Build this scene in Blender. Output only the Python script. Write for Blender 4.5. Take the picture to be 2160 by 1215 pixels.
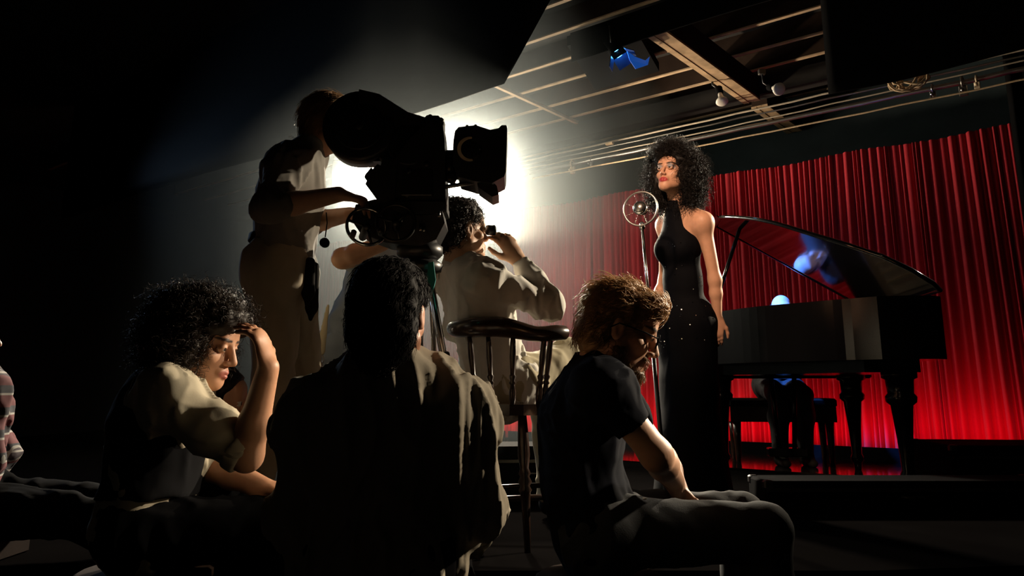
import bpy, math, random
import numpy as np
from mathutils import Vector, Matrix
sc = bpy.context.scene
for o in list(bpy.data.objects): bpy.data.objects.remove(o)
# ------------------------------------------------------------------ camera (28 mm lens, low seat in front of the stage)
F_PX, CX, CY, CAM_H = 1650.0, 1080.0, 475.0, 0.95
PITCH = math.atan(340 / 1650)
cp, sp = math.cos(PITCH), math.sin(PITCH)
cam = bpy.data.cameras.new('camera'); camo = bpy.data.objects.new('camera', cam)
sc.collection.objects.link(camo); sc.camera = camo
cam.sensor_fit = 'HORIZONTAL'; cam.sensor_width = 36; cam.lens = F_PX / 2160 * 36
cam.shift_y = -(607.5 - CY) / 2160
cam.clip_start = .05; cam.clip_end = 100
camo.location = (0, 0, CAM_H); camo.rotation_euler = (math.pi / 2 + PITCH, 0, 0)
# ------------------------------------------------------------------ world: black room, hardly any ambient light
w = bpy.data.worlds.new('world'); sc.world = w; w.use_nodes = True
wn = w.node_tree; wn.nodes['Background'].inputs[0].default_value = (0.02, 0.03, 0.045, 1)
wn.nodes['Background'].inputs[1].default_value = 0.02
sc.view_settings.view_transform = 'Standard'; sc.view_settings.look = 'None'
sc.view_settings.exposure = 0.0; sc.view_settings.gamma = 1; sc.view_settings.use_curve_mapping = False
try:
    sc.cycles.use_denoising = True
    sc.cycles.volume_bounces = 0; sc.cycles.max_bounces = 6
    sc.cycles.sample_clamp_indirect = 4
except Exception: pass
# hall axes: u runs along the stage curtain (towards the right and nearer), n runs towards the curtain
HU, HN = (.78, -.626), (.626, .78)
def H(u, n, z): return Vector((HU[0]*u + HN[0]*n, HU[1]*u + HN[1]*n, z))
def U(x, y, d):
    a = (x - CX) / F_PX; b = (CY - y) / F_PX
    return Vector((a*d, d*(cp - b*sp), CAM_H + d*(sp + b*cp)))
def spot(name, loc, to, power, color, angle, blend=.3, radius=.1):
    l = bpy.data.lights.new(name, 'SPOT'); l.energy = power; l.color = color
    l.spot_size = math.radians(angle); l.spot_blend = blend; l.shadow_soft_size = radius
    o = bpy.data.objects.new(name, l); sc.collection.objects.link(o); o.location = loc
    o.rotation_euler = (Vector(to) - Vector(loc)).to_track_quat('-Z', 'Y').to_euler(); return o
def area(name, loc, to, power, color, sx, sy, xdir=None, spread=180):
    l = bpy.data.lights.new(name, 'AREA'); l.energy = power; l.color = color
    l.shape = 'RECTANGLE'; l.size = sx; l.size_y = sy; l.spread = math.radians(spread)
    o = bpy.data.objects.new(name, l); sc.collection.objects.link(o)
    z = (Vector(loc) - Vector(to)).normalized()
    x = Vector(xdir).normalized() if xdir else z.orthogonal().normalized()
    y = z.cross(x).normalized(); x = y.cross(z)
    m = Matrix((x, y, z)).transposed().to_4x4(); m.translation = loc; o.matrix_world = m; return o
STAGE = .35
KEY = U(978, 380, 8.4)                                   # the big lamp that shoots out of the back of the stage
KEY_TO = Vector((.15, 2.6, 1.2))
kd = (KEY_TO - KEY).normalized()
spot('key_light', KEY + kd*.16, KEY_TO, 2800, (1, .90, .70), 78, .8, .16)
KEY2 = U(776, 376, 8.9); kd2 = (Vector((.1, 2.6, 1.1)) - KEY2).normalized()   # its twin, further left
spot('key_light_left', KEY2 + kd2*.16, KEY2 + kd2*5, 800, (1, .91, .72), 56, .8, .16)
pl_ = bpy.data.lights.new('key_spill', 'POINT'); pl_.energy = 50; pl_.color = (1, .88, .66); pl_.shadow_soft_size = .12
plo = bpy.data.objects.new('key_spill', pl_); sc.collection.objects.link(plo); plo.location = KEY + kd*.3
UPL = KEY + Vector((.35, -.1, -.75))
spot('added_ceiling_light', UPL, H(-1.9, 6.7, 3.95), 520, (1, .80, .56), 62, .8, .06)  # added uplight, brightens the undersides of joists and beam
SING = Vector((.90, 4.15, 1.85))
spot('singer_front_light', Vector((-.75, .8, 3.7)), SING + Vector((0, 0, .05)), 900, (1, .66, .44), 22, 1, .12)
RIM = Vector((4.3, 5.6, 2.95))
spot('right_back_light', RIM, Vector((.50, 3.75, 1.72)), 2200, (1, .84, .62), 40, .5, .05)
BLUE_FILL = Vector((-5.2, 8.2, 3.6))                          # added dim bluish fill for the dark haze at the far left
spot('added_blue_fill', BLUE_FILL, Vector((-1.3, 3.4, 1.2)), 150, (.50, .70, 1), 60, .8, .08)
SIDE = Vector((3.3, 2.95, 2.6))
spot('side_light', SIDE, Vector((-.02, 2.05, .95)), 620, (1, .82, .60), 19, .5, .08)
BLUE = U(1303, 112, 6.6)
spot('blue_light', BLUE + Vector((.05, -.03, -.09)), Vector((2.2, 6.42, 1.5)), 2600, (.05, .22, 1), 17, .5, .04)
FOOT_N = 7.10
foot = area('red_footlight', H(-4.9, FOOT_N, STAGE + .075), H(-4.9, 7.42, .72), 20, (1, .012, .09), 8.2, .05, xdir=(HU[0], HU[1], 0), spread=110)
# ------------------------------------------------------------------ helpers
rnd = random.Random(7); nr = np.random.RandomState(5)
COL = sc.collection
V = Vector
def thing(name, label, cat, loc=(0, 0, 0), group=None):
    o = bpy.data.objects.new(name, None); COL.objects.link(o); o.location = loc
    o.empty_display_size = .1
    o['label'] = label; o['category'] = cat
    if group: o['group'] = group
    return o
def wloc(o):
    v = V((0, 0, 0))
    while o is not None: v = v + o.location; o = o.parent
    return v
def link(name, me, m, parent=None, loc=None):
    """verts of me are in world space; store them relative to the parent (or to loc)"""
    o = bpy.data.objects.new(name, me); COL.objects.link(o)
    if m is not None: me.materials.append(m)
    if parent is not None:
        o.parent = parent; off = wloc(parent)
    else:
        off = V(loc) if loc is not None else V((0, 0, 0)); o.location = off
    if off.length > 0: me.transform(Matrix.Translation(-off))
    return o
def tag(o, label, cat, group=None):
    o['label'] = label; o['category'] = cat
    if group: o['group'] = group
    return o
def struct(o, label=None):
    o['kind'] = 'structure'
    if label: o['label'] = label
    return o
def frame(d, up=(0, 0, 1)):
    d = V(d).normalized(); up = V(up)
    if abs(d.dot(up.normalized())) > .99: up = V((1, 0, 0))
    x = d.cross(up).normalized(); y = x.cross(d).normalized()
    return x, y, d
class MB:
    def __init__(s): s.v = []; s.f = []; s.sm = []
    def add(s, v, f, smooth=False):
        n = len(s.v); s.v += [tuple(p) for p in v]; s.f += [tuple(i + n for i in q) for q in f]; s.sm += [smooth]*len(f); return s
    def hexa(s, c):            # 8 corners: bottom loop 4, top loop 4
        return s.add(c, [(3, 2, 1, 0), (4, 5, 6, 7), (0, 1, 5, 4), (1, 2, 6, 5), (2, 3, 7, 6), (3, 0, 4, 7)])
    def obox(s, c, ax, ay, az, bev=0):    # centre and three half-axis vectors
        c, ax, ay, az = V(c), V(ax), V(ay), V(az)
        if bev <= 0:
            return s.hexa([c-ax-ay-az, c+ax-ay-az, c+ax+ay-az, c-ax+ay-az, c-ax-ay+az, c+ax-ay+az, c+ax+ay+az, c-ax+ay+az])
        bx, by, bz = (min(.45, bev/max(a.length, 1e-6)) for a in (ax, ay, az))
        rings = []
        for kz, kx, ky in ((-1, 1-bx, 1-by), (-(1-bz), 1, 1), ((1-bz), 1, 1), (1, 1-bx, 1-by)):
            r = []
            for px_, py_ in ((-1, -1), (1, -1), (1, 1), (-1, 1)):
                fl = [(1-bx, 1), (1, 1-by)] if px_*py_ < 0 else [(1, 1-by), (1-bx, 1)]
                if (px_, py_) == (-1, -1): fl = [(1, 1-by), (1-bx, 1)]
                if (px_, py_) == (1, -1): fl = [(1-bx, 1), (1, 1-by)]
                if (px_, py_) == (1, 1): fl = [(1, 1-by), (1-bx, 1)]
                if (px_, py_) == (-1, 1): fl = [(1-bx, 1), (1, 1-by)]
                for fx, fy in fl: r.append(c + ax*(px_*fx*kx) + ay*(py_*fy*ky) + az*kz)
            rings.append(r)
        v = sum(rings, []); f = []
        for k in range(3):
            for i in range(8): j = (i+1) % 8; f.append((k*8+i, k*8+j, k*8+8+j, k*8+8+i))
        f.append(tuple(range(7, -1, -1))); f.append(tuple(range(24, 32)))
        return s.add(v, f)
    def box(s, lo, hi, bev=0):
        lo, hi = V(lo), V(hi); c = (lo+hi)/2; h = (hi-lo)/2
        return s.obox(c, (h.x, 0, 0), (0, h.y, 0), (0, 0, h.z), bev)
    def tube(s, pts, r, n=10, caps=True, closed=False):
        pts = [V(p) for p in pts]; m = len(pts); rr = r if hasattr(r, '__len__') else [r]*m
        v = []; prev = None
        for i, p in enumerate(pts):
            if closed: t = pts[(i+1) % m] - pts[i-1]
            else: t = pts[min(i+1, m-1)] - pts[max(i-1, 0)]
            t = t.normalized() if t.length > 1e-9 else V((0, 0, 1))
            if prev is None: x = t.orthogonal().normalized()
            else: x = (prev - t*prev.dot(t)); x = x.normalized() if x.length > 1e-6 else t.orthogonal().normalized()
            prev = x; y = t.cross(x)
            for k in range(n):
                a = 2*math.pi*k/n; v.append(p + (x*math.cos(a) + y*math.sin(a))*rr[i])
        f = []; M = m if closed else m-1
        for i in range(M):
            i2 = (i+1) % m
            for k in range(n): k2 = (k+1) % n; f.append((i*n+k, i*n+k2, i2*n+k2, i2*n+k))
        if caps and not closed:
            f.append(tuple(range(n-1, -1, -1))); f.append(tuple((m-1)*n+k for k in range(n)))
        return s.add(v, f, True)
    def lathe(s, base, axis, prof, n=20):    # prof: (distance along axis, radius)
        x, y, d = frame(axis); base = V(base); v = []
        for h, r in prof:
            for k in range(n):
                a = 2*math.pi*k/n; v.append(base + d*h + (x*math.cos(a) + y*math.sin(a))*max(r, 1e-5))
        f = []; m = len(prof)
        for i in range(m-1):
            for k in range(n): k2 = (k+1) % n; f.append((i*n+k, i*n+k2, (i+1)*n+k2, (i+1)*n+k))
        f.append(tuple(range(n-1, -1, -1))); f.append(tuple((m-1)*n+k for k in range(n)))
        return s.add(v, f, True)
    def prism(s, poly, off):    # polygon points (3-D, planar) extruded by vector off
        n = len(poly); off = V(off); v = [V(p) for p in poly] + [V(p)+off for p in poly]
        f = [tuple(range(n-1, -1, -1)), tuple(range(n, 2*n))]
        for i in range(n): j = (i+1) % n; f.append((i, j, n+j, n+i))
        return s.add(v, f)
    def ball(s, c, r, n=12, sc_=(1, 1, 1)):
        c = V(c); v = [c + V((0, 0, -r*sc_[2]))]; m = n//2
        for i in range(1, m):
            a = -math.pi/2 + math.pi*i/m
            for k in range(n):
                b = 2*math.pi*k/n
                v.append(c + V((math.cos(a)*math.cos(b)*r*sc_[0], math.cos(a)*math.sin(b)*r*sc_[1], math.sin(a)*r*sc_[2])))
        v.append(c + V((0, 0, r*sc_[2]))); f = []
        for k in range(n): f.append((0, 1+(k+1) % n, 1+k))
        for i in range(m-2):
            for k in range(n): k2 = (k+1) % n; f.append((1+i*n+k, 1+i*n+k2, 1+(i+1)*n+k2, 1+(i+1)*n+k))
        L = len(v)-1
        for k in range(n): f.append((L, 1+(m-2)*n+k, 1+(m-2)*n+(k+1) % n))
        return s.add(v, f, True)
    def ring(s, c, axis, R, r, n=40, k=8, a0=0, a1=2*math.pi, sx=1):
        x, y, d = frame(axis); c = V(c); full = abs(a1-a0) > 6.28
        pts = [c + (x*math.cos(a)*sx + y*math.sin(a))*R for a in np.linspace(a0, a1, n, endpoint=not full)]
        return s.tube(pts, r, k, closed=full)
    def mesh(s, name):
        me = bpy.data.meshes.new(name); me.from_pydata(s.v, [], s.f); me.update()
        me.polygons.foreach_set('use_smooth', s.sm)
        return me
    def build(s, name, m, parent=None, loc=None): return link(name, s.mesh(name), m, parent, loc)
def lerp(a, b, t): return V(a) + (V(b) - V(a))*t
# ------------------------------------------------------------------ materials
def mat(name, col, rough=.6, metal=0, var=.12, scale=14, bump=0, bscale=60, coat=0, sheen=0, spec=.5, emit=None, es=0, attr=None, sss=0, aniso_scale=None):
    m = bpy.data.materials.new(name); m.use_nodes = True; nt = m.node_tree; b = nt.nodes['Principled BSDF']
    b.inputs['Roughness'].default_value = rough; b.inputs['Metallic'].default_value = metal
    b.inputs['Coat Weight'].default_value = coat; b.inputs['Sheen Weight'].default_value = sheen
    b.inputs['Coat Roughness'].default_value = .06
    b.inputs['Specular IOR Level'].default_value = spec
    if sss: b.inputs['Subsurface Weight'].default_value = sss; b.inputs['Subsurface Radius'].default_value = (.012, .005, .003); b.inputs['Subsurface Scale'].default_value = 1
    tc = nt.nodes.new('ShaderNodeTexCoord'); nz = nt.nodes.new('ShaderNodeTexNoise'); nz.inputs['Scale'].default_value = scale
    nz.inputs['Detail'].default_value = 4
    src = tc.outputs['Object']
    if aniso_scale:
        mp = nt.nodes.new('ShaderNodeMapping'); mp.inputs['Scale'].default_value = aniso_scale
        nt.links.new(src, mp.inputs[0]); src = mp.outputs[0]
    nt.links.new(src, nz.inputs['Vector'])
    mx = nt.nodes.new('ShaderNodeMix'); mx.data_type = 'RGBA'; mx.blend_type = 'MULTIPLY'
    mx.inputs[0].default_value = 1
    rp = nt.nodes.new('ShaderNodeMapRange'); rp.inputs[3].default_value = 1-var*1.6; rp.inputs[4].default_value = 1+var*1.6
    nt.links.new(nz.outputs[0], rp.inputs[0]); nt.links.new(rp.outputs[0], mx.inputs[7])
    if attr:
        at = nt.nodes.new('ShaderNodeAttribute'); at.attribute_name = attr; nt.links.new(at.outputs[0], mx.inputs[6])
    else: mx.inputs[6].default_value = (*col, 1)
    nt.links.new(mx.outputs[2], b.inputs['Base Color'])
    if bump:
        n2 = nt.nodes.new('ShaderNodeTexNoise'); n2.inputs['Scale'].default_value = bscale; n2.inputs['Detail'].default_value = 3
        nt.links.new(src, n2.inputs['Vector'])
        bp = nt.nodes.new('ShaderNodeBump'); bp.inputs['Strength'].default_value = bump; bp.inputs['Distance'].default_value = .002
        nt.links.new(n2.outputs[0], bp.inputs['Height']); nt.links.new(bp.outputs[0], b.inputs['Normal'])
    if emit: b.inputs['Emission Color'].default_value = (*emit, 1); b.inputs['Emission Strength'].default_value = es
    return m
M = {}
def mk(k, *a, **kw): M[k] = mat(k, *a, **kw); return M[k]
mk('black_paint', (.005, .005, .0055), .85, bump=.1, spec=.03)
mk('black_wall', (.012, .012, .014), .9, var=.2, scale=3)
mk('black_cloth', (.004, .004, .0045), .95, spec=.05, bump=.2, bscale=40)
mk('camera_black', (.008, .008, .009), .42, bump=.15, bscale=200)
mk('chrome', (.62, .62, .6), .16, metal=1, var=.05)
mk('steel', (.34, .33, .31), .35, metal=1, var=.1)
mk('dark_steel', (.06, .06, .06), .4, metal=.8)
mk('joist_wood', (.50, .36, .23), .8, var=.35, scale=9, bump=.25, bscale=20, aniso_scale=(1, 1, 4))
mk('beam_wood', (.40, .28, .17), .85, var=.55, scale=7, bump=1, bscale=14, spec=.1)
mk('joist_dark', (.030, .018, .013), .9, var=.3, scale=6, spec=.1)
mk('wall_teal', (.035, .050, .056), .9, var=.2, scale=3, spec=.1)
mk('deck', (.009, .007, .006), .85, var=.3, scale=5, bump=.2)
mk('stage_floor', (.004, .0035, .0035), .9, var=.2, scale=4, spec=0)
mk('polished_floor', (.010, .008, .008), .12, var=.2, scale=4, spec=.6)
mk('floor', (.010, .009, .009), .9, var=.3, scale=3, spec=.03)
mk('velvet', (.40, .008, .020), .75, var=.18, scale=3, sheen=.25, spec=.2, aniso_scale=(6, 6, .6))
mk('piano', (.003, .003, .0035), .18, coat=.0, spec=.22, var=.05)
mk('piano_lid', (.003, .003, .0035), .09, coat=.7, var=.05)
mk('piano_plate', (.10, .085, .06), .5, metal=.0)
mk('ivory', (.75, .7, .6), .3)
mk('conduit', (.42, .36, .28), .5, var=.2)
mk('rope', (.55, .40, .24), .8, var=.3, bump=.4)
mk('bulb_white', (.85, .82, .74), .25, coat=.5, var=.03)
mk('brass', (.6, .42, .16), .3, metal=1)
mk('wood_chair', (.030, .014, .008), .28, coat=.4, var=.3, aniso_scale=(8, 8, 1))
mk('teal', (.01, .25, .23), .6)
mk('glass_dark', (.01, .01, .012), .05, coat=1)
mk('pale_paint', (.80, .66, .46), .4)
mk('eye_white', (.50, .47, .44), .15, var=.03); mk('iris', (.05, .03, .02), .1)
mk('skin', (.6, .4, .3), .5, attr='tint', var=.08, scale=40, sss=.12, spec=.4, bump=.05, bscale=180)
mk('hair_black', (.009, .007, .006), .55, var=.3, spec=.22)
mk('hair_black_dull', (.006, .005, .005), .75, var=.3, spec=.1)
mk('leg_steel', (.66, .64, .6), .3, metal=1, var=.05)
mk('hair_brown', (.20, .11, .05), .5, var=.35, spec=.3)
mk('hair_dark', (.018, .011, .007), .5, var=.3, spec=.3)
mk('hair_blond', (.36, .20, .085), .5, var=.35, spec=.3)
mk('dress', (.0028, .0028, .004), .75, spec=.06, bump=.2, bscale=260)
mk('sequin', (.5, .5, .5), .12, metal=1)
mk('shirt_beige', (.42, .37, .27), .85, bump=.08, bscale=240)
mk('jacket_beige', (.32, .28, .21), .88, bump=.08, bscale=240)
mk('shirt_white', (.58, .55, .49), .85, bump=.08, bscale=240)
mk('shirt_grey', (.13, .118, .10), .9, bump=.08, bscale=240)
mk('navy', (.004, .005, .009), .95, spec=.1, bump=.08, bscale=240)
mk('jeans', (.022, .024, .027), .9, bump=.3, bscale=300)
mk('cream_trousers', (.30, .25, .18), .9, bump=.3, bscale=240)
mk('black_trousers', (.0035, .0035, .004), .95, spec=.03)
mk('khaki', (.36, .31, .20), .9, bump=.08, bscale=240)
mk('vest', (.006, .006, .007), .95, spec=.1)
mk('bluegrey', (.22, .27, .32), .9, bump=.08, bscale=240)
mk('leather', (.008, .007, .006), .75, spec=.1)
mk('suit_dark', (.012, .011, .013), .8)
# ------------------------------------------------------------------ the hall
def hbox(u0, u1, n0, n1, z0, z1): # box along hall axes
    return MB().hexa([H(u0, n0, z0), H(u1, n0, z0), H(u1, n1, z0), H(u0, n1, z0), H(u0, n0, z1), H(u1, n0, z1), H(u1, n1, z1), H(u0, n1, z1)])
struct(hbox(-14, 9, -5, 9.2, -.1, 0).build('floor', M['floor'], loc=H(-3, 2, 0)), 'dark floor of the club')
struct(hbox(-14, 9, 8.6, 8.8, 0, 4.4).build('wall_back', M['wall_teal'], loc=H(-3, 8.6, 0)), 'dark wall behind the red curtain')
struct(hbox(-14.2, -14, -5, 9.2, 0, 4.4).build('wall_left', M['black_wall'], loc=H(-14, 2, 0)), 'dark wall on the left of the club')
struct(hbox(9, 9.2, -5, 9.2, 0, 4.4).build('wall_right', M['black_wall'], loc=H(9, 2, 0)), 'dark wall on the right of the club')
struct(hbox(-14, 9, -5.2, -5, 0, 4.4).build('wall_front', M['black_wall'], loc=H(-3, -5, 0)), 'dark wall behind the audience')
ceil = bpy.data.objects.new('ceiling', None); COL.objects.link(ceil); ceil.location = H(-3, 5, 4.2); struct(ceil, 'dark board ceiling carried on light wooden joists')
hbox(-14, 9, -5, 9.2, 4.2, 4.3).build('deck', M['deck'], ceil)
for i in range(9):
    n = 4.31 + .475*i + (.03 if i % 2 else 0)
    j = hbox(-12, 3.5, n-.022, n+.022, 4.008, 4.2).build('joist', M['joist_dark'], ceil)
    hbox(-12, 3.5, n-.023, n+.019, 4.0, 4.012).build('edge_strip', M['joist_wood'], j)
# wooden beam under the joists, split along its grain into three boards
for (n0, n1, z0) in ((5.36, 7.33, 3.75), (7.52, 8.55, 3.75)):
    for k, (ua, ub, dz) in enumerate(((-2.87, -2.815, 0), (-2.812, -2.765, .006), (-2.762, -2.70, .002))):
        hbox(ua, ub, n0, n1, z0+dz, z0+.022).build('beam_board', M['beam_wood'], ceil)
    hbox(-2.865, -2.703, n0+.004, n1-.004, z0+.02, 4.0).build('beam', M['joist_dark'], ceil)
hbox(-12, 3.5, 7.34, 7.50, 3.82, 4.0).build('ledger', M['deck'], ceil)
hbox(-4.90, -4.86, 5.0, 7.3, 3.965, 3.998).build('batten', M['joist_wood'], ceil)
# stage
st = MB(); poly = [V((-7, 2.78, 0)), V((1.2, 2.78, 0)), V((5.6, 3.4, 0)), H(1.2, 8.55, 0), H(-13.5, 8.55, 0)]
st.prism(poly, (0, 0, STAGE))
struct(st.build('floor_stage', M['stage_floor'], loc=(0, 4, 0)), 'glossy black stage floor')
struct(hbox(-10.4, 1.1, 5.75, 8.5, STAGE, STAGE+.008).build('floor_polished', M['polished_floor'], loc=H(-4, 7, STAGE)), 'polished black boards at the back of the stage')
# ------------------------------------------------------------------ stage curtain
def curtain(name, u0, u1, n0, z0, z1, m, seed, pitch=(.022, .088), depth=(.022, .065), lean=.0, rows=8):
    r = random.Random(seed); us = []; ns = []; u = u0
    while u < u1:
        p = r.uniform(*pitch); d = r.uniform(*depth)
        for q, e in ((0, 0), (.18, .55), (.36, .95), (.5, 1), (.64, .9), (.82, .5)):
            us.append(u + p*q); ns.append(-d*e)
        u += p
    N = len(us); v = []
    phase = [r.uniform(0, 6.28) for _ in range(5)]
    for k in range(rows):
        t = k/(rows-1); z = z0 + (z1-z0)*t
        for i in range(N):
            uu = us[i] + (.03*math.sin(us[i]*3.1+phase[0]) + .02*math.sin(us[i]*7+phase[1]))*(1-t)
            nn = n0 + ns[i]*(1.25-.45*t) + .03*math.sin(us[i]*2.3+phase[2])*(1-t)
            zz = z + (.012*math.sin(us[i]*5+phase[3]) if k == rows-1 else 0)
            v.append(H(uu, nn, zz))
    f = [(k*N+i, k*N+i+1, (k+1)*N+i+1, (k+1)*N+i) for k in range(rows-1) for i in range(N-1)]
    nb = len(v)
    v += [p + H(0, .012, 0) for p in v[:nb]]
    f += [tuple(x+nb for x in reversed(q)) for q in f]
    b = MB(); b.add(v, f, True); return b
tag(curtain('c', -10.2, -.55, 7.45, STAGE+.01, 3.08, M['velvet'], 3).build('stage_curtain', M['velvet'], loc=H(-5, 7.45, STAGE)),
    'tall red velvet stage curtain hanging in pleats behind the piano', 'curtain')
tag(curtain('c', -.62, 1.6, 7.20, STAGE+.01, 4.0, M['black_cloth'], 8, (.08, .16), (.05, .09)).build('masking_curtain', M['black_cloth'], loc=H(.4, 7.2, STAGE)),
    'black masking curtain at the right end of the red curtain', 'curtain')
# black flags: cloth with a thick hem, hung from the ceiling
def flag(u0, u1, n, z0, z1, name, label, cut=None, wave=.03, seed=1):
    r = random.Random(seed); b = MB(); NU, NZ = 40, 10; v = []
    p1, p2 = r.uniform(0, 6), r.uniform(0, 6)
    for j in range(NZ+1):
        for i in range(NU+1):
            a, t = i/NU, j/NZ
            ua = u1 if cut is None else u1 + cut*t
            uu = u0 + (ua-u0)*a
            zz = z0 + (z1-z0)*t
            v.append(H(uu, n + wave*math.sin(a*9+p1)*(1-.6*t) + wave*.5*math.sin(a*23+p2)*(1-t), zz + (.02*math.sin(a*7+p2) if j == 0 else 0)))
    W = NU+1
    f = [(j*W+i, j*W+i+1, (j+1)*W+i+1, (j+1)*W+i) for j in range(NZ) for i in range(NU)]
    nb = len(v); v += [p + H(0, .015, 0) for p in v]; f += [tuple(x+nb for x in reversed(q)) for q in f]
    for i in range(NU): f += [(i+1, i, nb+i, nb+i+1)]
    for j in range(NZ): f += [(j*W, (j+1)*W, nb+(j+1)*W, nb+j*W), ((j+1)*W+NU, j*W+NU, nb+j*W+NU, nb+(j+1)*W+NU)]
    b.add(v, f, True)
    return tag(b.build(name, M['black_cloth'], loc=H((u0+u1)/2, n, z0)), label, 'flag')
flag(-9.5, -2.97, 3.6, 2.83, 4.2, 'black_flag', 'wide black cloth hanging over the film camera, cut at its right corner', cut=1.10, wave=.012, seed=2)
flag(-1.62, .9, 5.8, 3.10, 3.99, 'black_flag', 'black cloth hanging above the red curtain on the right', wave=.006, seed=3)
flag(-3.6, 3.2, 5.3, 3.71, 3.99, 'black_flag', 'black cloth across the near end of the wooden beam', wave=.01, seed=4)
tag(MB().prism([H(-3.66, 5.34, 3.9), H(-4.04, 6.39, 3.9), H(-3.30, 6.36, 3.9), H(-3.0, 5.34, 3.9)], (0, 0, .09)).build('ceiling_panel', M['black_cloth'], loc=(.8, 6.5, 3.9)),
    'dark board panel under the joists above the blue lamp', 'panel')
# ------------------------------------------------------------------ pipes, conduits and ropes above the curtain
def run(name, label, cat, u0, u1, n, z, r, m, sag=0, group='pipes and lines above the curtain', k=24):
    pts = [H(u0+(u1-u0)*i/k, n + .004*math.sin(i*1.7), z - sag*math.sin(math.pi*i/k) + .003*math.sin(i*2.3)) for i in range(k+1)]
    return tag(MB().tube(pts, r, 8).build(name, m, loc=pts[0]), label, cat, group)
run('conduit_pipe', 'upper thin conduit of the pair running to the black cloth', 'pipe', -6.6, -.1, 6.95, 3.525, .010, M['conduit'])
run('conduit_pipe', 'second thin conduit just below the upper one of the pair', 'pipe', -6.6, -.1, 6.98, 3.485, .009, M['steel'])
run('cable', 'thin pale cable under the pair of conduits', 'cable', -6.3, -.1, 6.9, 3.425, .007, M['conduit'], .03)
run('lighting_pipe', 'thick grey lighting pipe with clamps above the curtain', 'pipe', -5.35, 1.4, 7.0, 3.385, .022, M['steel'])
run('cable', 'lowest tan cable stretched just above the curtain top', 'cable', -5.2, 1.4, 6.85, 3.265, .008, M['rope'], .02)
pts = [H(-5.35, 7.0, 3.385), H(-5.5, 7.02, 3.35), H(-5.9, 7.1, 3.22), H(-6.6, 7.2, 3.0), H(-7.4, 7.3, 2.75)]
tag(MB().tube(pts, .007, 8).build('cable', M['conduit'], loc=pts[0]), 'thin cable dropping left from the end of the lighting pipe', 'cable', 'pipes and lines above the curtain')
def clamp(u, n, z, label, s=1.0, m='steel'):
    t = thing('pipe_clamp', label, 'clamp', H(u, n, z), 'clamps on the lighting pipe')
    b = MB(); b.ring(H(u, n, z), HU + (0,), .030*s, .008*s, 18, 6); b.build('hook', M[m], t)
    b = MB(); b.obox(H(u, n, z-.055*s), H(.022*s, 0, 0), H(0, .012*s, 0), V((0, 0, .03*s)), .004); b.build('jaw', M[m], t)
    b = MB(); b.lathe(H(u, n-.02, z-.06*s), H(0, -1, 0), [(0, .006), (.03, .006), (.03, .014), (.045, .014)], 10); b.build('bolt', M[m], t)
clamp(-4.75, 7.0, 3.385, 'clamp at the left end of the lighting pipe', 1.3, 'pale_paint')
clamp(-4.5, 7.0, 3.385, 'small clamp second from the left on the lighting pipe', .8)
clamp(-3.55, 7.0, 3.385, 'dark clamp on the lighting pipe over the singer', 1, 'dark_steel')
clamp(-1.12, 7.0, 3.385, 'shiny clamp just under the rope coil', 1.1, 'chrome')
clamp(-.90, 7.0, 3.385, 'wide clamp right of the rope coil', 1.4)
clamp(-.80, 7.0, 3.385, 'pale clamp furthest right on the lighting pipe', 1, 'pale_paint')
tag(MB().obox(H(-4.2, 6.9, 3.49), H(.045, 0, 0), H(0, .02, 0), V((0, 0, .012)), .004).build('junction_tape', M['rope'], loc=H(-4.2, 6.9, 3.49)), 'orange taped joint on the pair of conduits', 'joint')
tag(MB().obox(H(-5.62, 6.93, 3.47), H(.07, 0, 0), H(0, .03, 0), V((0, 0, .014)), .004).build('junction_box', M['pale_paint'], loc=H(-5.62, 6.93, 3.47)), 'pale joint box on the conduits by the matte box', 'joint')
# coil of rope
b = MB(); c = H(-1.22, 6.6, 3.36); pts = []
for i in range(150):
    a = i*.36; R = .085 + .035*math.sin(i*.23) ; q = math.sin(i*.31)
    pts.append(c + H(math.cos(a)*R*1.25, .05*q, math.sin(a)*R*.75 + .02*math.sin(i*.9)))
b.tube(pts, .0085, 6); tag(b.build('rope_coil', M['rope'], loc=c), 'tangled coil of tan rope hung on the pipe under the black cloth', 'rope')
# reflector bulbs
def bulb(pxy, d, aim, label):
    c = U(*pxy, d); t = thing('reflector_bulb', label, 'lamp', c, 'reflector bulbs beside the beam'); a = V(aim).normalized()
    MB().lathe(c, a, [(-.115, .018), (-.10, .021), (-.06, .024), (-.03, .040), (-.008, .054), (.004, .057), (.013, .050), (.018, .032), (.021, .001)], 24).build('bulb', M['bulb_white'], t)
    MB().lathe(c, a, [(-.19, .03), (-.185, .034), (-.115, .031), (-.105, .024)], 18).build('socket', M['black_paint'], t)
    e = c - a*.17
    MB().tube([e, e + V((-.05, .02, .05)), e + V((-.06, .02, .14))], .010, 8).build('arm', M['dark_steel'], t)
    MB().obox(e + V((-.06, .02, .15)), (.03, 0, 0), (0, .02, 0), (0, 0, .025), .005).build('clip', M['steel'], t)
bulb((1643, 188), 6.75, (.12, -.88, -.45), 'white reflector bulb right of the wooden beam')
bulb((1523, 214), 7.2, (.0, -.45, -.85), 'white reflector bulb left of the end of the beam')
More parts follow.
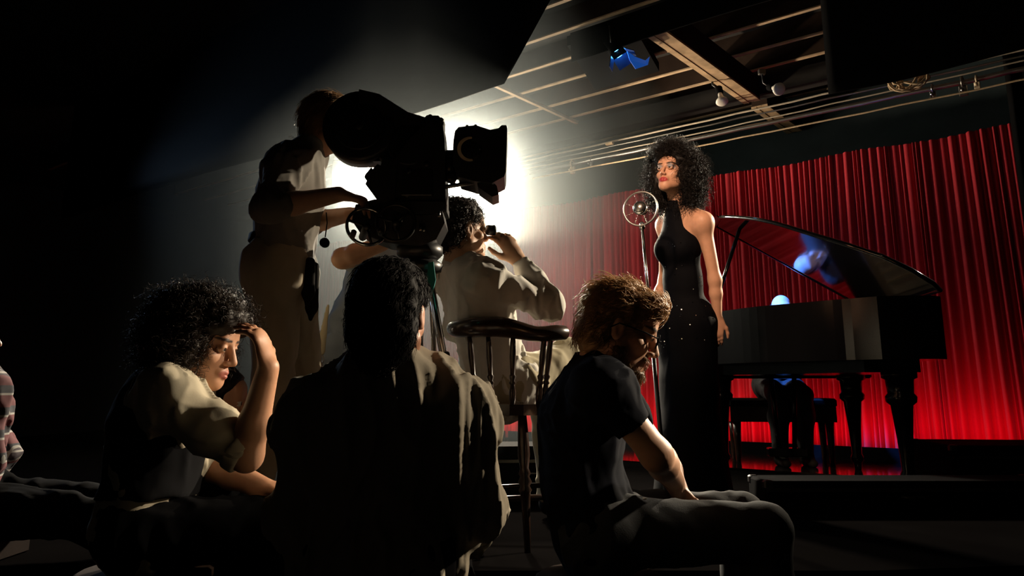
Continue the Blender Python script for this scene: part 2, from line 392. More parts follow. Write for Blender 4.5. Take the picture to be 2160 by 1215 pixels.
# blue lamp
t = thing('blue_spotlight', 'small spotlight with a glowing blue gel under the ceiling panel', 'lamp', BLUE)
ba = (V((2.12, 5.75, 1.3)) - BLUE).normalized(); bx, by, _ = frame(ba)
MB().lathe(BLUE - ba*.16, ba, [(0, .03), (.02, .06), (.12, .065), (.16, .062)], 20).build('housing', M['black_paint'], t)
m_blue = mat('blue_gel', (.02, .15, .8), .3, emit=(.08, .45, 1), es=22)
MB().lathe(BLUE + ba*.001, ba, [(0, .058), (.012, .054), (.02, .03), (.022, .001)], 20).build('gel', m_blue, t)
for k in range(4):
    dr = (bx, by, -bx, -by)[k]; sd = ba.cross(dr)
    b = MB(); b.obox(BLUE + dr*(.085) + ba*.045, dr*.035 + ba*.045, sd*(.06), (dr - ba*.8).normalized()*.003); b.build('barn_door', mat('blue_door', (.02, .05, .14), .4, metal=.5), t)
g0 = BLUE + ba*.03 + V((.06, -.02, .0))
MB().prism([g0 + V((.0, 0, .03)), g0 + V((.07, .02, -.01)), g0 + V((.16, .05, -.03)), g0 + V((.20, .06, .01)), g0 + V((.18, .05, -.07)), g0 + V((.07, .02, -.12)), g0 + V((.02, 0, -.05))], (.002, -.004, 0)).build('gel_sheet', mat('emissive_gel', (.02, .10, .5), .4, emit=(.01, .10, .5), es=.45), t)  # sheet emits by itself, standing in for lamp light shining through
MB().tube([BLUE - ba*.08 + bx*.075, BLUE - ba*.1 + bx*.085 + V((0, 0, .13)), BLUE - ba*.1 + V((0, 0, .16)), BLUE - ba*.1 - bx*.085 + V((0, 0, .13)), BLUE - ba*.08 - bx*.075], .008, 8).build('yoke', M['dark_steel'], t)
MB().tube([BLUE - ba*.1 + V((0, 0, .16)), V((BLUE.x - ba.x*.1, BLUE.y - ba.y*.1, 3.9))], .01, 8).build('hanger', M['dark_steel'], t)
# ------------------------------------------------------------------ key lamp at the back of the stage
m_lens = mat('hot_lens', (.9, .9, .85), .3, emit=(1, .93, .74), es=120)
def fresnel(K, d, l1, l2):
    t = thing('fresnel_lamp', l1, 'lamp', K, 'big studio lamps'); kx, ky, _ = frame(d)
    MB().lathe(K - d*.42, d, [(0, .10), (.03, .17), (.30, .20), (.40, .21), (.43, .20)], 28).build('housing', M['black_paint'], t)
    MB().lathe(K + d*.012, d, [(0, .19), (.02, .18), (.05, .12), (.06, .001)], 28).build('lens', m_lens, t)
    for k in range(4):
        dr = (kx, ky, -kx, -ky)[k]; sd = d.cross(dr)
        MB().obox(K + dr*.30 + d*.10, dr*.11 + d*.09, sd*.18, (dr*.6 - d).normalized()*.003).build('barn_door', M['black_paint'], t)
    MB().tube([K - d*.2 + kx*.23, K - d*.2 + kx*.24 - ky*.2, K - d*.2 - ky*.30, K - d*.2 - kx*.24 - ky*.2, K - d*.2 - kx*.23], .015, 8).build('yoke', M['dark_steel'], t)
    base = V((K.x - d.x*.2, K.y - d.y*.2, STAGE)); top = K - d*.2 - ky*.30
    t = thing('lamp_stand', l2, 'stand', base, 'stands of the big lamps')
    MB().tube([base + V((0, 0, .25)), V((base.x, base.y, top.z-.03))], .02, 10).build('pole', M['dark_steel'], t)
    for k in range(3):
        a = k*2.094+.5; MB().tube([base + V((0, 0, .75)), base + V((.5*math.cos(a), .5*math.sin(a), .012))], .012, 8).build('leg', M['dark_steel'], t)
    return base
base = fresnel(KEY, kd, 'bright studio lamp shining out beside the matte box', 'steel stand of the lamp beside the matte box')
fresnel(KEY2, kd2, 'bright studio lamp shining out below the film magazine', 'steel stand of the lamp below the film magazine')
# footlight troughs
for k in range(5):
    u0 = -9.0 + k*1.65
    t = thing('footlight_trough', ['footlight trough furthest left at the foot of the red curtain', 'second footlight trough from the left before the curtain', 'middle footlight trough at the foot of the curtain', 'footlight trough behind the singer before the curtain', 'footlight trough behind the piano before the curtain'][k], 'footlight', H(u0+.8, FOOT_N, STAGE), 'red footlight troughs')
    hbox(u0, u0+1.6, FOOT_N-.06, FOOT_N+.06, STAGE, STAGE+.03).build('base', M['black_paint'], t)
    hbox(u0, u0+1.6, FOOT_N-.07, FOOT_N-.055, STAGE, STAGE+.11).build('shield', M['black_paint'], t)
# ------------------------------------------------------------------ grand piano (tail towards the camera)
PA, PR = V((.15, .989, 0)), V((.989, -.15, 0)); PT = V((2.45, 4.45, 0))
def PP(s, t, z): return PT - PR*s + PA*t + V((0, 0, z))
RT, RB = 1.455, 1.10
t = thing('grand_piano', 'black grand piano with its lid propped open behind the singer', 'piano', PP(.6, .8, STAGE))
def outline(n=18):
    p = [(0, .02), (.06, -.03), (.2, -.06), (.36, -.03), (.48, .06)]
    for i in range(1, n):                       # bent side
        q = i/n; s = .48 + (1.25-.48)*q; tt = .06 + .95*(q**1.55) ; tt += .05*math.sin(q*6.28)
        p.append((s, tt))
    p += [(1.25, 1.02), (1.25, 1.62), (0, 1.62)]
    return p
OL = outline()
def inset(ol, e):
    cx, cy = .55, .85; out = []
    for s, q in ol:
        d = math.hypot(s-cx, q-cy); k = max(.1, (d-e)/d); out.append((cx+(s-cx)*k, cy+(q-cy)*k))
    return out
IN = inset(OL, .05); b = MB(); n = len(OL); v = []; f = []
for ol, z in ((OL, RB), (OL, RT), (IN, RT), (IN, RB+.12)): v += [PP(s, q, z) for s, q in ol]
for k in range(3):
    for i in range(n): j = (i+1) % n; f.append((k*n+i, k*n+j, (k+1)*n+j, (k+1)*n+i))
f.append(tuple(range(n-1, -1, -1)))
b.add(v, f); b.build('case', M['piano'], t)
pl = MB().prism([PP(s, q, RB+.125) for s, q in inset(OL, .06)], (0, 0, .03)).build('iron_plate', M['piano_plate'], t)
for k in range(14):
    s = .12 + k*.075; q0 = .15 + max(0, s-.45)*1.15
    MB().tube([PP(s*.8+.05, q0, RB+.175), PP(s+.02, 1.35, RB+.175)], .004, 5).build('string_course', M['brass'], pl)
# under-frame, key bed, music desk
MB().prism([PP(.12, .1, RB-.07), PP(.42, .12, RB-.07), PP(1.1, 1.2, RB-.07), PP(1.1, 1.55, RB-.07), PP(.12, 1.55, RB-.07)], (0, 0, .075)).build('under_frame', M['piano'], t)
MB().obox(PP(.625, 1.74, 1.06), PR*.66, PA*.14, (0, 0, .05), .01).build('key_bed', M['piano'], t)
MB().obox(PP(.625, 1.76, 1.125), PR*.58, PA*.08, (0, 0, .012)).build('keyboard', M['ivory'], t)
for s in (-.02, 1.27): MB().obox(PP(s, 1.72, 1.2), PR*.04, PA*.16, (0, 0, .12), .01).build('cheek', M['piano'], t)
# lid
LA = math.radians(32)
def PL(s, q, h=0): return PP(s*math.cos(LA) + h*math.sin(LA), q, RT + .03 + s*math.sin(LA) + h*math.cos(LA))
LO = [(s*1.02-.01, q) for s, q in OL[:-2]] + [(1.265, 1.34), (-.01, 1.34)]
lid = MB().prism([PL(s, q) for s, q in LO], PL(0, 0, .028) - PL(0, 0, 0)); lo = lid.build('lid', M['piano_lid'], t)
MB().tube([PL(s, q-.004, .014) for s, q in LO], .015, 8, closed=True).build('lid_edge', M['piano_lid'], lo)
MB().obox(PL(.66, 1.22, .05), PL(.6, 0) - PL(0, 0), PA*.11, (PL(0, 0, .014) - PL(0, 0))).build('front_flap', M['piano_lid'], lo)
MB().tube([PP(1.18, 1.0, RT), PL(1.12, 1.02, 0)], .014, 8).build('lid_prop', M['piano'], t)
def pleg(s, q):
    p = PP(s, q, STAGE); h = RB-.06-STAGE
    MB().lathe(p, (0, 0, 1), [(0, .02), (.04, .028), (.06, .03), (.075, .045), (.10, .045), (.12, .034), (.30, .044), (h-.20, .062), (h-.18, .085), (h-.15, .088), (h-.13, .072), (h-.05, .08), (h-.04, .10), (h, .10)], 16).build('leg', M['piano'], t)
    cz = p + V((0, 0, .02)); MB().lathe(cz - PR*.012, PR, [(0, .02), (.024, .02)], 14).build('caster', M['brass'], t)
pleg(.19, .26); pleg(.16, 1.45); pleg(1.1, 1.45)
b = MB(); b.tube([PP(.55, 1.5, RB-.06), PP(.58, 1.52, STAGE+.14)], .018, 8); b.tube([PP(.72, 1.5, RB-.06), PP(.69, 1.52, STAGE+.14)], .018, 8)
b.obox(PP(.635, 1.53, STAGE+.12), PR*.14, PA*.06, (0, 0, .03), .008); b.build('pedal_lyre', M['piano'], t)
for k in range(3): MB().obox(PP(.56+k*.075, 1.63, STAGE+.09), PR*.014, PA*.06, (0, 0, .006)).build('pedal', M['brass'], t)
# bench
BC = V((2.2, 6.62, STAGE)); t = thing('piano_bench', 'dark padded bench the pianist sits on behind the piano', 'bench', BC)
MB().obox(BC + V((0, 0, .47)), PR*.42, PA*.18, (0, 0, .035), .015).build('cushion', M['leather'], t)
MB().obox(BC + V((0, 0, .38)), PR*.41, PA*.17, (0, 0, .06)).build('apron', M['wood_chair'], t)
for s in (-1, 1):
    for q in (-1, 1):
        MB().lathe(BC + PR*(s*.36) + PA*(q*.13), (0, 0, 1), [(0, .018), (.05, .022), (.2, .03), (.32, .035)], 10).build('leg', M['wood_chair'], t)
# ------------------------------------------------------------------ black cases and low platform
def case(name, label, c, hx, hy, hz, rot=0, bev=.012):
    c = V(c); ax = V((math.cos(rot), math.sin(rot), 0)); ay = V((-math.sin(rot), math.cos(rot), 0))
    t = thing(name, label, 'case', c)
    MB().obox(c + V((0, 0, hz)), ax*hx, ay*hy, (0, 0, hz), bev).build('body', M['black_paint'], t)
    for sx in (-1, 1):
        for sy in (-1, 1):
            MB().obox(c + ax*(sx*(hx-.02)) + ay*(sy*(hy-.02)) + V((0, 0, 2*hz-.018)), ax*.024, ay*.024, (0, 0, .021), .008).build('corner', M['dark_steel'], t)
    MB().obox(c + V((0, 0, hz*1.45)) - ay*(hy+.004), ax*hx*.99, ay*.004, (0, 0, .008)).build('seam', M['dark_steel'], t)
    h = MB(); h.tube([c + V((0, 0, hz)) - ay*(hy+.002) - ax*.06, c + V((0, 0, hz)) - ay*(hy+.03) - ax*.05, c + V((0, 0, hz)) - ay*(hy+.03) + ax*.05, c + V((0, 0, hz)) - ay*(hy+.002) + ax*.06], .008, 8); h.build('handle', M['dark_steel'], t)
case('equipment_case', 'large black equipment case on the stage right of the piano', (3.20, 5.15, STAGE), .52, .3, .125, -.1)
case('equipment_case', 'long low black case on the stage in front of the piano', (1.95, 4.12, STAGE), .72, .14, .074, 0)
case('equipment_case', 'black equipment case standing beyond the captain chair', (.12, 4.62, STAGE), .27, .2, .14, .1)
# ------------------------------------------------------------------ microphone and stand
MC = U(1351, 440, 4.0); mt = U(1355, 482, 4.0); mb = V((mt.x + .075, mt.y + .01, STAGE))
t = thing('microphone_stand', 'slim chrome microphone stand in front of the singer', 'stand', mb)
mid = lerp(mt, mb, .42)
MB().tube([mt, mid], .0075, 12).build('upper_tube', M['chrome'], t)
MB().tube([mid, mb + V((0, 0, .02))], .011, 12).build('lower_tube', M['dark_steel'], t)
MB().lathe(mid - V((0, 0, .03)), (0, 0, 1), [(0, .014), (.01, .018), (.05, .018), (.06, .012)], 14).build('collar', M['chrome'], t)
MB().lathe(mb, (0, 0, 1), [(0, .15), (.012, .15), (.025, .11), (.035, .02)], 28).build('base', M['dark_steel'], t)
t = thing('ring_microphone', 'vintage chrome microphone hung by springs inside a ring', 'microphone', mt)
ma = V((-.45, -.85, .05)).normalized(); ax, ay, _ = frame(ma)
MB().ring(MC, ma, .089, .0050, 48, 8).build('ring', M['steel'], t)
MB().lathe(MC - ma*.022, ma, [(0, .028), (.008, .036), (.036, .036), (.044, .028)], 24).build('capsule', M['chrome'], t)
MB().lathe(MC + ma*.0221, ma, [(0, .026), (.006, .022), (.009, .001)], 24).build('grille', M['steel'], t)
for k in range(8):
    a = k*math.pi/4 + .39; e = ax*math.cos(a) + ay*math.sin(a)
    pts = [MC + e*(.036 + .05*i/12) + (ma*math.sin(i*1.6) + e.cross(ma)*math.cos(i*1.6))*.0035 for i in range(13)]
    MB().tube(pts, .0011, 5).build('spring', M['chrome'], t)
MB().lathe(mt - V((0, 0, .005)), (0, 0, 1), [(0, .010), (.005, .015), (.03, .013), (.04, .006)], 12).build('swivel', M['chrome'], t)

# ------------------------------------------------------------------ smoke hanging over the stage (a bounded volume)
m = bpy.data.materials.new('smoke'); m.use_nodes = True; nt = m.node_tree; nt.nodes.remove(nt.nodes['Principled BSDF'])
vs = nt.nodes.new('ShaderNodeVolumeScatter'); vs.inputs['Color'].default_value = (.86, .97, 1, 1)
vs.inputs['Density'].default_value = .022; vs.inputs['Anisotropy'].default_value = .25
nt.links.new(vs.outputs[0], nt.nodes['Material Output'].inputs['Volume'])
sm = MB().prism([V((-.7, 3.62, 0)), V((-.45, 3.62, 0)), H(-3.5, 7.3, 0), H(-10.3, 7.3, 0), V((-5.0, 9.2, 0))], (0, 0, 3.4)); sm.v = [(x, y, z+STAGE+.05) for x, y, z in sm.v]
so = sm.build('stage_smoke', m, loc=(0, 5.5, STAGE+.05)); so['kind'] = 'stuff'; tag(so, 'thin smoke hanging over the left of the stage', 'smoke')

m2 = m.copy(); m2.name = 'thick_smoke'; nt = m2.node_tree; PR_ = 2.2
vq = [q for q in nt.nodes if q.type == 'VOLUME_SCATTER'][0]; vq.inputs['Anisotropy'].default_value = .45
tc = nt.nodes.new('ShaderNodeTexCoord'); mp = nt.nodes.new('ShaderNodeMapping'); mp.inputs['Scale'].default_value = (1/PR_, 1/PR_, 1/(PR_*.75))
gr = nt.nodes.new('ShaderNodeTexGradient'); gr.gradient_type = 'QUADRATIC_SPHERE'; mu = nt.nodes.new('ShaderNodeMath'); mu.operation = 'MULTIPLY'; mu.inputs[1].default_value = .42
nt.links.new(tc.outputs['Object'], mp.inputs[0]); nt.links.new(mp.outputs[0], gr.inputs[0]); nt.links.new(gr.outputs['Fac'], mu.inputs[0]); nt.links.new(mu.outputs[0], vq.inputs['Density'])
c = (KEY*.55 + KEY2*.45) + kd*.55; b = MB().ball(c, PR_, 24, (1, 1, .75))
so = b.build('lamp_smoke', m2, loc=c); so['kind'] = 'stuff'; tag(so, 'thick puff of smoke glowing around the two bright lamps', 'smoke')
t = thing('added_clip_lamp', 'small added lamp on the stand of the bright lamp, brightening the ceiling beam', 'lamp', UPL)  # body for the added ceiling uplight
ud = (H(-2.6, 6.5, 4.05) - UPL).normalized()
MB().lathe(UPL - ud*.14, ud, [(0, .02), (.02, .035), (.06, .05), (.12, .07)], 18).build('shade', M['black_paint'], t)
MB().tube([UPL - ud*.12, V((base.x, base.y, UPL.z-.08))], .008, 8).build('arm', M['dark_steel'], t)
# ------------------------------------------------------------------ film camera on geared head and tripod
FD = 3.05
def pxp(poly, d, dep): # outline in the camera's side plane, given real thickness along the view depth
    return MB().prism([U(x, y, d) for x, y in poly], (0, dep, 0))
YD = V((0, 1, 0))
cb = U(888, 515, FD)
t = thing('film_camera', 'large black film camera with round magazine and matte box, seen in profile', 'camera', cb)
def disc(x, y, rpx, d0, dep, bev=.012):
    c = U(x, y, d0); r = rpx/F_PX*FD
    return MB().lathe(c, YD, [(0, r*.55), (.003, r-bev*1.5), (bev, r), (dep-bev, r), (dep, r-bev)], 44)
mg = disc(757, 264, 77, FD-.055, .11).build('magazine', M['camera_black'], t)
disc(757, 264, 52, FD-.066, .012, .004).build('magazine_cover', M['camera_black'], mg)
disc(757, 264, 9, FD-.076, .012, .003).build('cover_lock', M['dark_steel'], mg)
mg2 = disc(862, 304, 68, FD-.053, .106).build('magazine_front_lobe', M['camera_black'], t)
disc(862, 304, 44, FD-.064, .012, .004).build('magazine_cover', M['camera_black'], mg2)
pxp([(757, 188), (800, 198), (860, 236), (905, 250), (905, 330), (800, 340), (757, 340)], FD-.045, .09).build('magazine_bridge', M['camera_black'], t)
bd = pxp([(838, 330), (858, 300), (905, 250), (934, 262), (938, 300), (940, 432), (832, 432), (826, 380)], FD-.075, .15).build('body', M['camera_black'], t)
pxp([(892, 252), (900, 243), (925, 244), (936, 256), (936, 268), (892, 268)], FD-.03, .06).build('top_handle', M['camera_black'], t)
for x, y in ((907, 242), (930, 249)): MB().lathe(U(x, y+4, FD-.034), YD, [(0, .010), (.008, .012), (.06, .012), (.068, .010)], 12).build('knob', M['dark_steel'], t)
for k, (x, y) in enumerate(((862, 360), (900, 345), (905, 400), (858, 410))):
    MB().lathe(U(x, y, FD-.09), YD, [(0, .008), (.004, .012), (.016, .012)], 12).build('side_knob', M['dark_steel'], bd)
MB().obox(U(880, 375, FD-.078), (.06, 0, .0), (0, .004, 0), (0, 0, .07), .003).build('side_door', M['dark_steel'], bd)
# lens and matte box
lc = U(938, 350, FD); MB().lathe(lc, (1, 0, .0), [(0, .05), (.01, .062), (.035, .062), (.04, .055), (.06, .055)], 26).build('lens', M['camera_black'], t)
mbx = pxp([(956, 300), (960, 276), (968, 268), (1004, 264), (1010, 266), (1034, 274), (1052, 270), (1058, 264), (1068, 264), (1070, 272), (1067, 362), (1064, 372), (1038, 386), (1000, 382), (966, 372), (955, 345)], FD-.10, .20).build('matte_box', M['camera_black'], t)
pxp([(1005, 380), (1040, 384), (1048, 392), (1052, 410), (1038, 415), (1022, 404), (1008, 394)], FD-.07, .14).build('lower_flap', M['camera_black'], mbx)
for x, y in ((968, 269), (985, 264), (1003, 263)): MB().lathe(U(x, y+2, FD-.06), YD, [(0, .006), (.12, .006)], 8).build('filter_catch', M['dark_steel'], mbx)
fc = U(991, 315, FD-.108)
MB().lathe(fc, YD, [(0, .030), (.006, .046), (.012, .046)], 32).build('filter_dial', M['camera_black'], mbx)
b = MB(); v = []; f = []
N = 22
for i in range(N+1):
    a = math.radians(80) + math.radians(205)*i/N; w = .0105*math.sin(math.pi*(i/N)*.86+.22)
    for r, yy in ((.044+.003, 0), (.044-w, 0), (.044-w, .006), (.047, .006)):
        v.append(fc + V((math.cos(a)*r, -.008+yy, math.sin(a)*r)))
for i in range(N):
    for k in range(4): f.append((i*4+k, i*4+(k+1) % 4, i*4+4+(k+1) % 4, i*4+4+k))
b.add(v, f); b.build('dial_highlight_arc', M['pale_paint'], mbx)  # crescent highlight on the dial, put in as a pale arc
MB().lathe(fc + V((.038, -.005, 0)), YD, [(0, .003), (.004, .004), (.01, .004)], 8).build('dial_screw', M['chrome'], mbx)
for y, dd in ((388, -.05), (388, .05)):
    MB().tube([U(905, y+12, FD+dd), U(1004, y-4, FD+dd)], .0085, 10).build('rod', M['steel'], t)
MB().lathe(U(951, 372, FD-.07), YD, [(0, .01), (.004, .022), (.03, .022), (.04, .012), (.1, .012)], 18).build('follow_focus_knob', M['camera_black'], t)
# viewfinder running back to the operator's eye
MB().tube([U(840, 332, FD+.10), U(790, 318, FD+.115), U(752, 300, FD+.12)], [.026, .023, .026], 14).build('viewfinder', M['camera_black'], t)
MB().lathe(U(752, 300, FD+.12), (-1, 0, .25), [(0, .022), (.012, .030), (.03, .032), (.034, .02)], 18).build('eyecup', M['camera_black'], t)
pxp([(812, 334), (832, 334), (832, 362), (818, 362)], FD-.06, .1).build('motor_bracket', M['camera_black'], t)
# --- geared head
gb = U(870, 520, FD)
t = thing('geared_head', 'geared tripod head with handwheels under the film camera', 'camera head', gb)
cr = [(838, 334), (806, 338), (803, 349), (796, 346), (786, 356), (783, 352), (770, 368), (768, 374), (774, 380), (770, 388), (788, 410), (800, 428), (850, 452), (910, 452), (940, 440), (940, 425), (832, 425)]
pxp(cr, FD-.09, .18).build('cradle', M['camera_black'], t)
pxp([(750, 432), (790, 420), (930, 430), (938, 470), (920, 505), (885, 520), (815, 512), (760, 492), (742, 465)], FD-.08, .16).build('gear_housing', M['camera_black'], t)
for (x, y, R, ax, nm) in ((774, 478, 42, (.35, -1, .25), 'pan_handwheel'), (835, 470, 40, (.1, -1, .1), 'tilt_handwheel')):
    c = U(x, y, FD-.14); ax = V(ax).normalized(); rr = R/F_PX*(FD-.14)
    wv = MB().ring(c, ax, rr, .0065, 40, 8).build(nm, M['chrome'] if nm[0] == 'p' else M['dark_steel'], t)
    x1, y1, _ = frame(ax)
    for k in range(3):
        e = x1*math.cos(k*2.09+.3) + y1*math.sin(k*2.09+.3); MB().tube([c, c+e*rr], .005, 8).build('spoke', M['dark_steel'], wv)
    MB().lathe(c, -ax, [(-.01, .012), (.0, .016), (.10, .016)], 12).build('hub', M['dark_steel'], wv)
    e = x1*.75 - y1*.65; MB().lathe(c+e*rr, ax, [(0, .006), (.01, .011), (.05, .011), (.055, .007)], 10).build('grip', M['dark_steel'], wv)
MB().lathe(U(885, 548, FD), (0, 0, 1), [(0, .07), (.02, .09), (.05, .09), (.07, .06)], 24).build('mounting_plate', M['dark_steel'], t)
for x, y in ((848, 462), (895, 483), (887, 481), (926, 452)):
    MB().lathe(U(x, y, FD-.10), (0, 0, 1), [(-.012, .004), (-.01, .006), (.01, .006), (.012, .004)], 10).build('chrome_lever', M['chrome'], t)
# --- tripod
apex = U(888, 552, FD); ft = V((apex.x, apex.y, STAGE))
t = thing('camera_tripod', 'heavy tripod with twin bright steel tubes on each leg under the film camera', 'tripod', ft)
MB().lathe(apex - V((0, 0, .05)), (0, 0, 1), [(0, .05), (.01, .08), (.04, .085), (.05, .07)], 20).build('bowl', M['dark_steel'], t)
feet = [U(1010, 1010, FD-.12), U(915, 1000, FD+.55), U(800, 1000, FD-.25)]
for k, e in enumerate(feet):
    e = V((e.x, e.y, STAGE)); a0 = apex - V((0, 0, .03)) + (e - ft)*.12
    dr = (e - a0).normalized(); sd = dr.cross(V((0, 0, 1))).normalized()
    p1 = lerp(a0, e, .55)
    up = MB(); up.tube([a0 + sd*.030, p1 + sd*.034], .011, 12); up.tube([a0 - sd*.030, p1 - sd*.034], .011, 12)
    lg = up.build('leg', M['leg_steel'], t)
    lo_ = MB(); lo_.tube([lerp(a0, e, .30) + sd*.012, e + V((0, 0, .03)) + sd*.012], .009, 10); lo_.tube([lerp(a0, e, .30) - sd*.012, e + V((0, 0, .03)) - sd*.012], .009, 10)
    lo_.build('inner_tube', M['steel'], lg)
    for q in (.02, .32, .56): MB().obox(lerp(a0, e, q), sd*.05, dr*.016, dr.cross(sd)*.02, .005).build('collar', M['dark_steel'], lg)
    MB().lathe(lerp(a0, e, .56) + sd*.05, sd, [(0, .012), (.02, .016), (.03, .012)], 10).build('lock_knob', M['dark_steel'], lg)
    MB().lathe(e, (0, 0, 1), [(0, .006), (.01, .018), (.03, .02), (.05, .014)], 12).build('foot', M['dark_steel'], lg)
MB().tube([apex - V((0, 0, .06)), apex - V((0, 0, .35))], .016, 12).build('centre_post', M['chrome'], t)
b = MB(); c = U(909, 585, FD-.12); b.add([c + V((-.012, 0, .055)), c + V((.008, .004, .06)), c + V((.016, .004, -.01)), c + V((.004, 0, -.07)), c + V((-.016, 0, -.05))], [(0, 1, 2, 3, 4)])
b = MB().prism([c + V((-.012, 0, .055)), c + V((.008, 0, .06)), c + V((.018, 0, -.01)), c + V((.004, 0, -.07)), c + V((-.016, 0, -.05))], (0, .012, 0))
tag(b.build('cloth_tape', M['teal'], loc=c), 'small strip of teal cloth tape hanging on the tripod', 'tape')
# ------------------------------------------------------------------ captain chair
CD = 3.12
sc_ = U(1075, 862, CD+.12); fl = V((sc_.x, sc_.y, STAGE))
t = thing('captain_chair', 'dark turned wooden captain chair under the man in the white shirt', 'chair', fl)
seatz = sc_.z
b = MB(); pts = [fl + V((math.cos(a)*.245, math.sin(a)*.225, seatz-STAGE-.02)) for a in np.linspace(0, 2*math.pi, 28, endpoint=False)]
b.prism(pts, (0, 0, .042)); b.build('seat', M['wood_chair'], t)
# bow: back rail (nearest the viewer) with arms running away
rail = [U(1188, 702, CD+.02), U(1172, 702, CD-.02), U(1130, 704, CD-.06), U(1060, 690, CD-.07), U(1000, 690, CD-.04), U(962, 694, CD+.06), U(958, 692, CD+.22), U(968, 690, CD+.36)]
RA = [.030, .031, .030, .040, .040, .033, .028, .026]
def smoothpath(p, r, k=6):
    P_ = []; R_ = []
    for i in range(len(p)-1):
        a0, a1, a2, a3 = p[max(i-1, 0)], p[i], p[i+1], p[min(i+2, len(p)-1)]
        for j in range(k):
            q = j/k
            P_.append(.5*((2*a1) + (-a0+a2)*q + (2*a0-5*a1+4*a2-a3)*q*q + (-a0+3*a1-3*a2+a3)*q**3)); R_.append(r[i] + (r[i+1]-r[i])*q)
    P_.append(p[-1]); R_.append(r[-1]); return P_, R_
P_, R_ = smoothpath(rail, RA); MB().tube(P_, R_, 14).build('back_rail', M['wood_chair'], t)
def spindle(a, b_, name='spindle', r=.011, m='wood_chair'):
    L = (b_-a).length
    prof = [(0, r*.8), (.1, r*1.2), (.2, r*1.25), (.30, r*.8), (.33, r*1.35), (.36, r*.8), (.42, r*1.3), (.45, r*.85), (.7, r*1.15), (.9, r*1.0), (1, r*.8)]
    MB().lathe(a, b_-a, [(h*L, q) for h, q in prof], 12).build(name, M[m], t)
for x, dd, ang in ((1162, -.03, 0), (1148, -.05, 0), (1082, -.07, 0), (1030, -.06, 0), (990, -.03, 0)):
    top_ = U(x, 708, CD+dd); a = fl + V(((top_.x-fl.x)*.82, (top_.y-fl.y)*.85, seatz-STAGE+.015)); spindle(a, top_)
for sx, sy in ((-.17, -.15), (.05, -.19), (.17, .15), (-.17, .15)):
    a = fl + V((sx*1.35, sy*1.35, 0)); b_ = fl + V((sx, sy, seatz-STAGE-.02)); L = (b_-a).length
    MB().lathe(a, b_-a, [(0, .012), (L*.3, .016), (L*.42, .02), (L*.44, .026), (L*.47, .018), (L*.5, .027), (L*.54, .018), (L*.56, .024), (L*.60, .017), (L*.7, .024), (L*.9, .02), (L, .017)], 14).build('leg', M['wood_chair'], t)
MB().tube([fl + V((-.2, -.17, .17)), fl + V((.21, -.2, .19))], .011, 10).build('stretcher', M['wood_chair'], t)
MB().tube([fl + V((-.2, .17, .17)), fl + V((.2, .17, .19))], .011, 10).build('stretcher', M['wood_chair'], t)
# ------------------------------------------------------------------ sculpting: smooth unions of tapered limbs, meshed with surface nets
_tab = nr.rand(32, 32, 32).astype(np.float32)
def vnoise(x, y, z):
    xi, yi, zi = np.floor(x).astype(np.int32), np.floor(y).astype(np.int32), np.floor(z).astype(np.int32)
    fx, fy, fz = x-xi, y-yi, z-zi
    fx = fx*fx*(3-2*fx); fy = fy*fy*(3-2*fy); fz = fz*fz*(3-2*fz)
    g = lambda a, b, c: _tab[(xi+a) & 31, (yi+b) & 31, (zi+c) & 31]
    return ((g(0,0,0)*(1-fx)+g(1,0,0)*fx)*(1-fy)+(g(0,1,0)*(1-fx)+g(1,1,0)*fx)*fy)*(1-fz)+((g(0,0,1)*(1-fx)+g(1,0,1)*fx)*(1-fy)+(g(0,1,1)*(1-fx)+g(1,1,1)*fx)*fy)*fz
A3 = lambda v: np.array(v, dtype=np.float64)
# a primitive: dict(t='c'|'e', ..., k=blend, sub=bool)
def cone(a, b, ra, rb, k=.03, sq=None, s=1., cap0=False, cap1=False, sub=False):
    return dict(t='c', a=A3(a), b=A3(b), ra=ra, rb=rb, k=k, sq=None if sq is None else A3(V(sq).normalized()), s=s, cap0=cap0, cap1=cap1, sub=sub)
def ell(c, r, R=None, k=.02, sub=False):
    return dict(t='e', c=A3(c), r=A3(r if hasattr(r, '__len__') else (r, r, r)), R=np.eye(3) if R is None else np.array(R), k=k, sub=sub)
def pbox(p):
    if p['t'] == 'c':
        r = max(p['ra'], p['rb'])*max(1, p['s']); return np.minimum(p['a'], p['b'])-r, np.maximum(p['a'], p['b'])+r
    r = p['r'].max(); return p['c']-r, p['c']+r
def pdist(p, X, Y, Z):
    if p['t'] == 'c':
        a, ba = p['a'], p['b']-p['a']; L2 = max(ba@ba, 1e-9)
        t = ((X-a[0])*ba[0]+(Y-a[1])*ba[1]+(Z-a[2])*ba[2])/L2; tc = np.clip(t, 0, 1)
        qx, qy, qz = X-a[0]-ba[0]*tc, Y-a[1]-ba[1]*tc, Z-a[2]-ba[2]*tc
        d2 = qx*qx+qy*qy+qz*qz; r = p['ra']+(p['rb']-p['ra'])*tc
        if p['sq'] is not None:
            n = p['sq']; qa = qx*n[0]+qy*n[1]+qz*n[2]; d2 = d2-qa*qa+(qa/p['s'])**2
            d = (np.sqrt(d2)-r)*(.5+.5*min(p['s'], 1/p['s']))
        else: d = np.sqrt(d2)-r
        L = math.sqrt(L2)
        if p['cap0']: d = np.maximum(d, -t*L)
        if p['cap1']: d = np.maximum(d, (t-1)*L)
        return d
    R = p['R']; x, y, z = X-p['c'][0], Y-p['c'][1], Z-p['c'][2]
    q = [(x*R[i][0]+y*R[i][1]+z*R[i][2]) for i in range(3)]; r = p['r']
    k0 = np.sqrt(sum((q[i]/r[i])**2 for i in range(3))); k1 = np.sqrt(sum((q[i]/r[i]**2)**2 for i in range(3)))+1e-9
    return k0*(k0-1)/k1
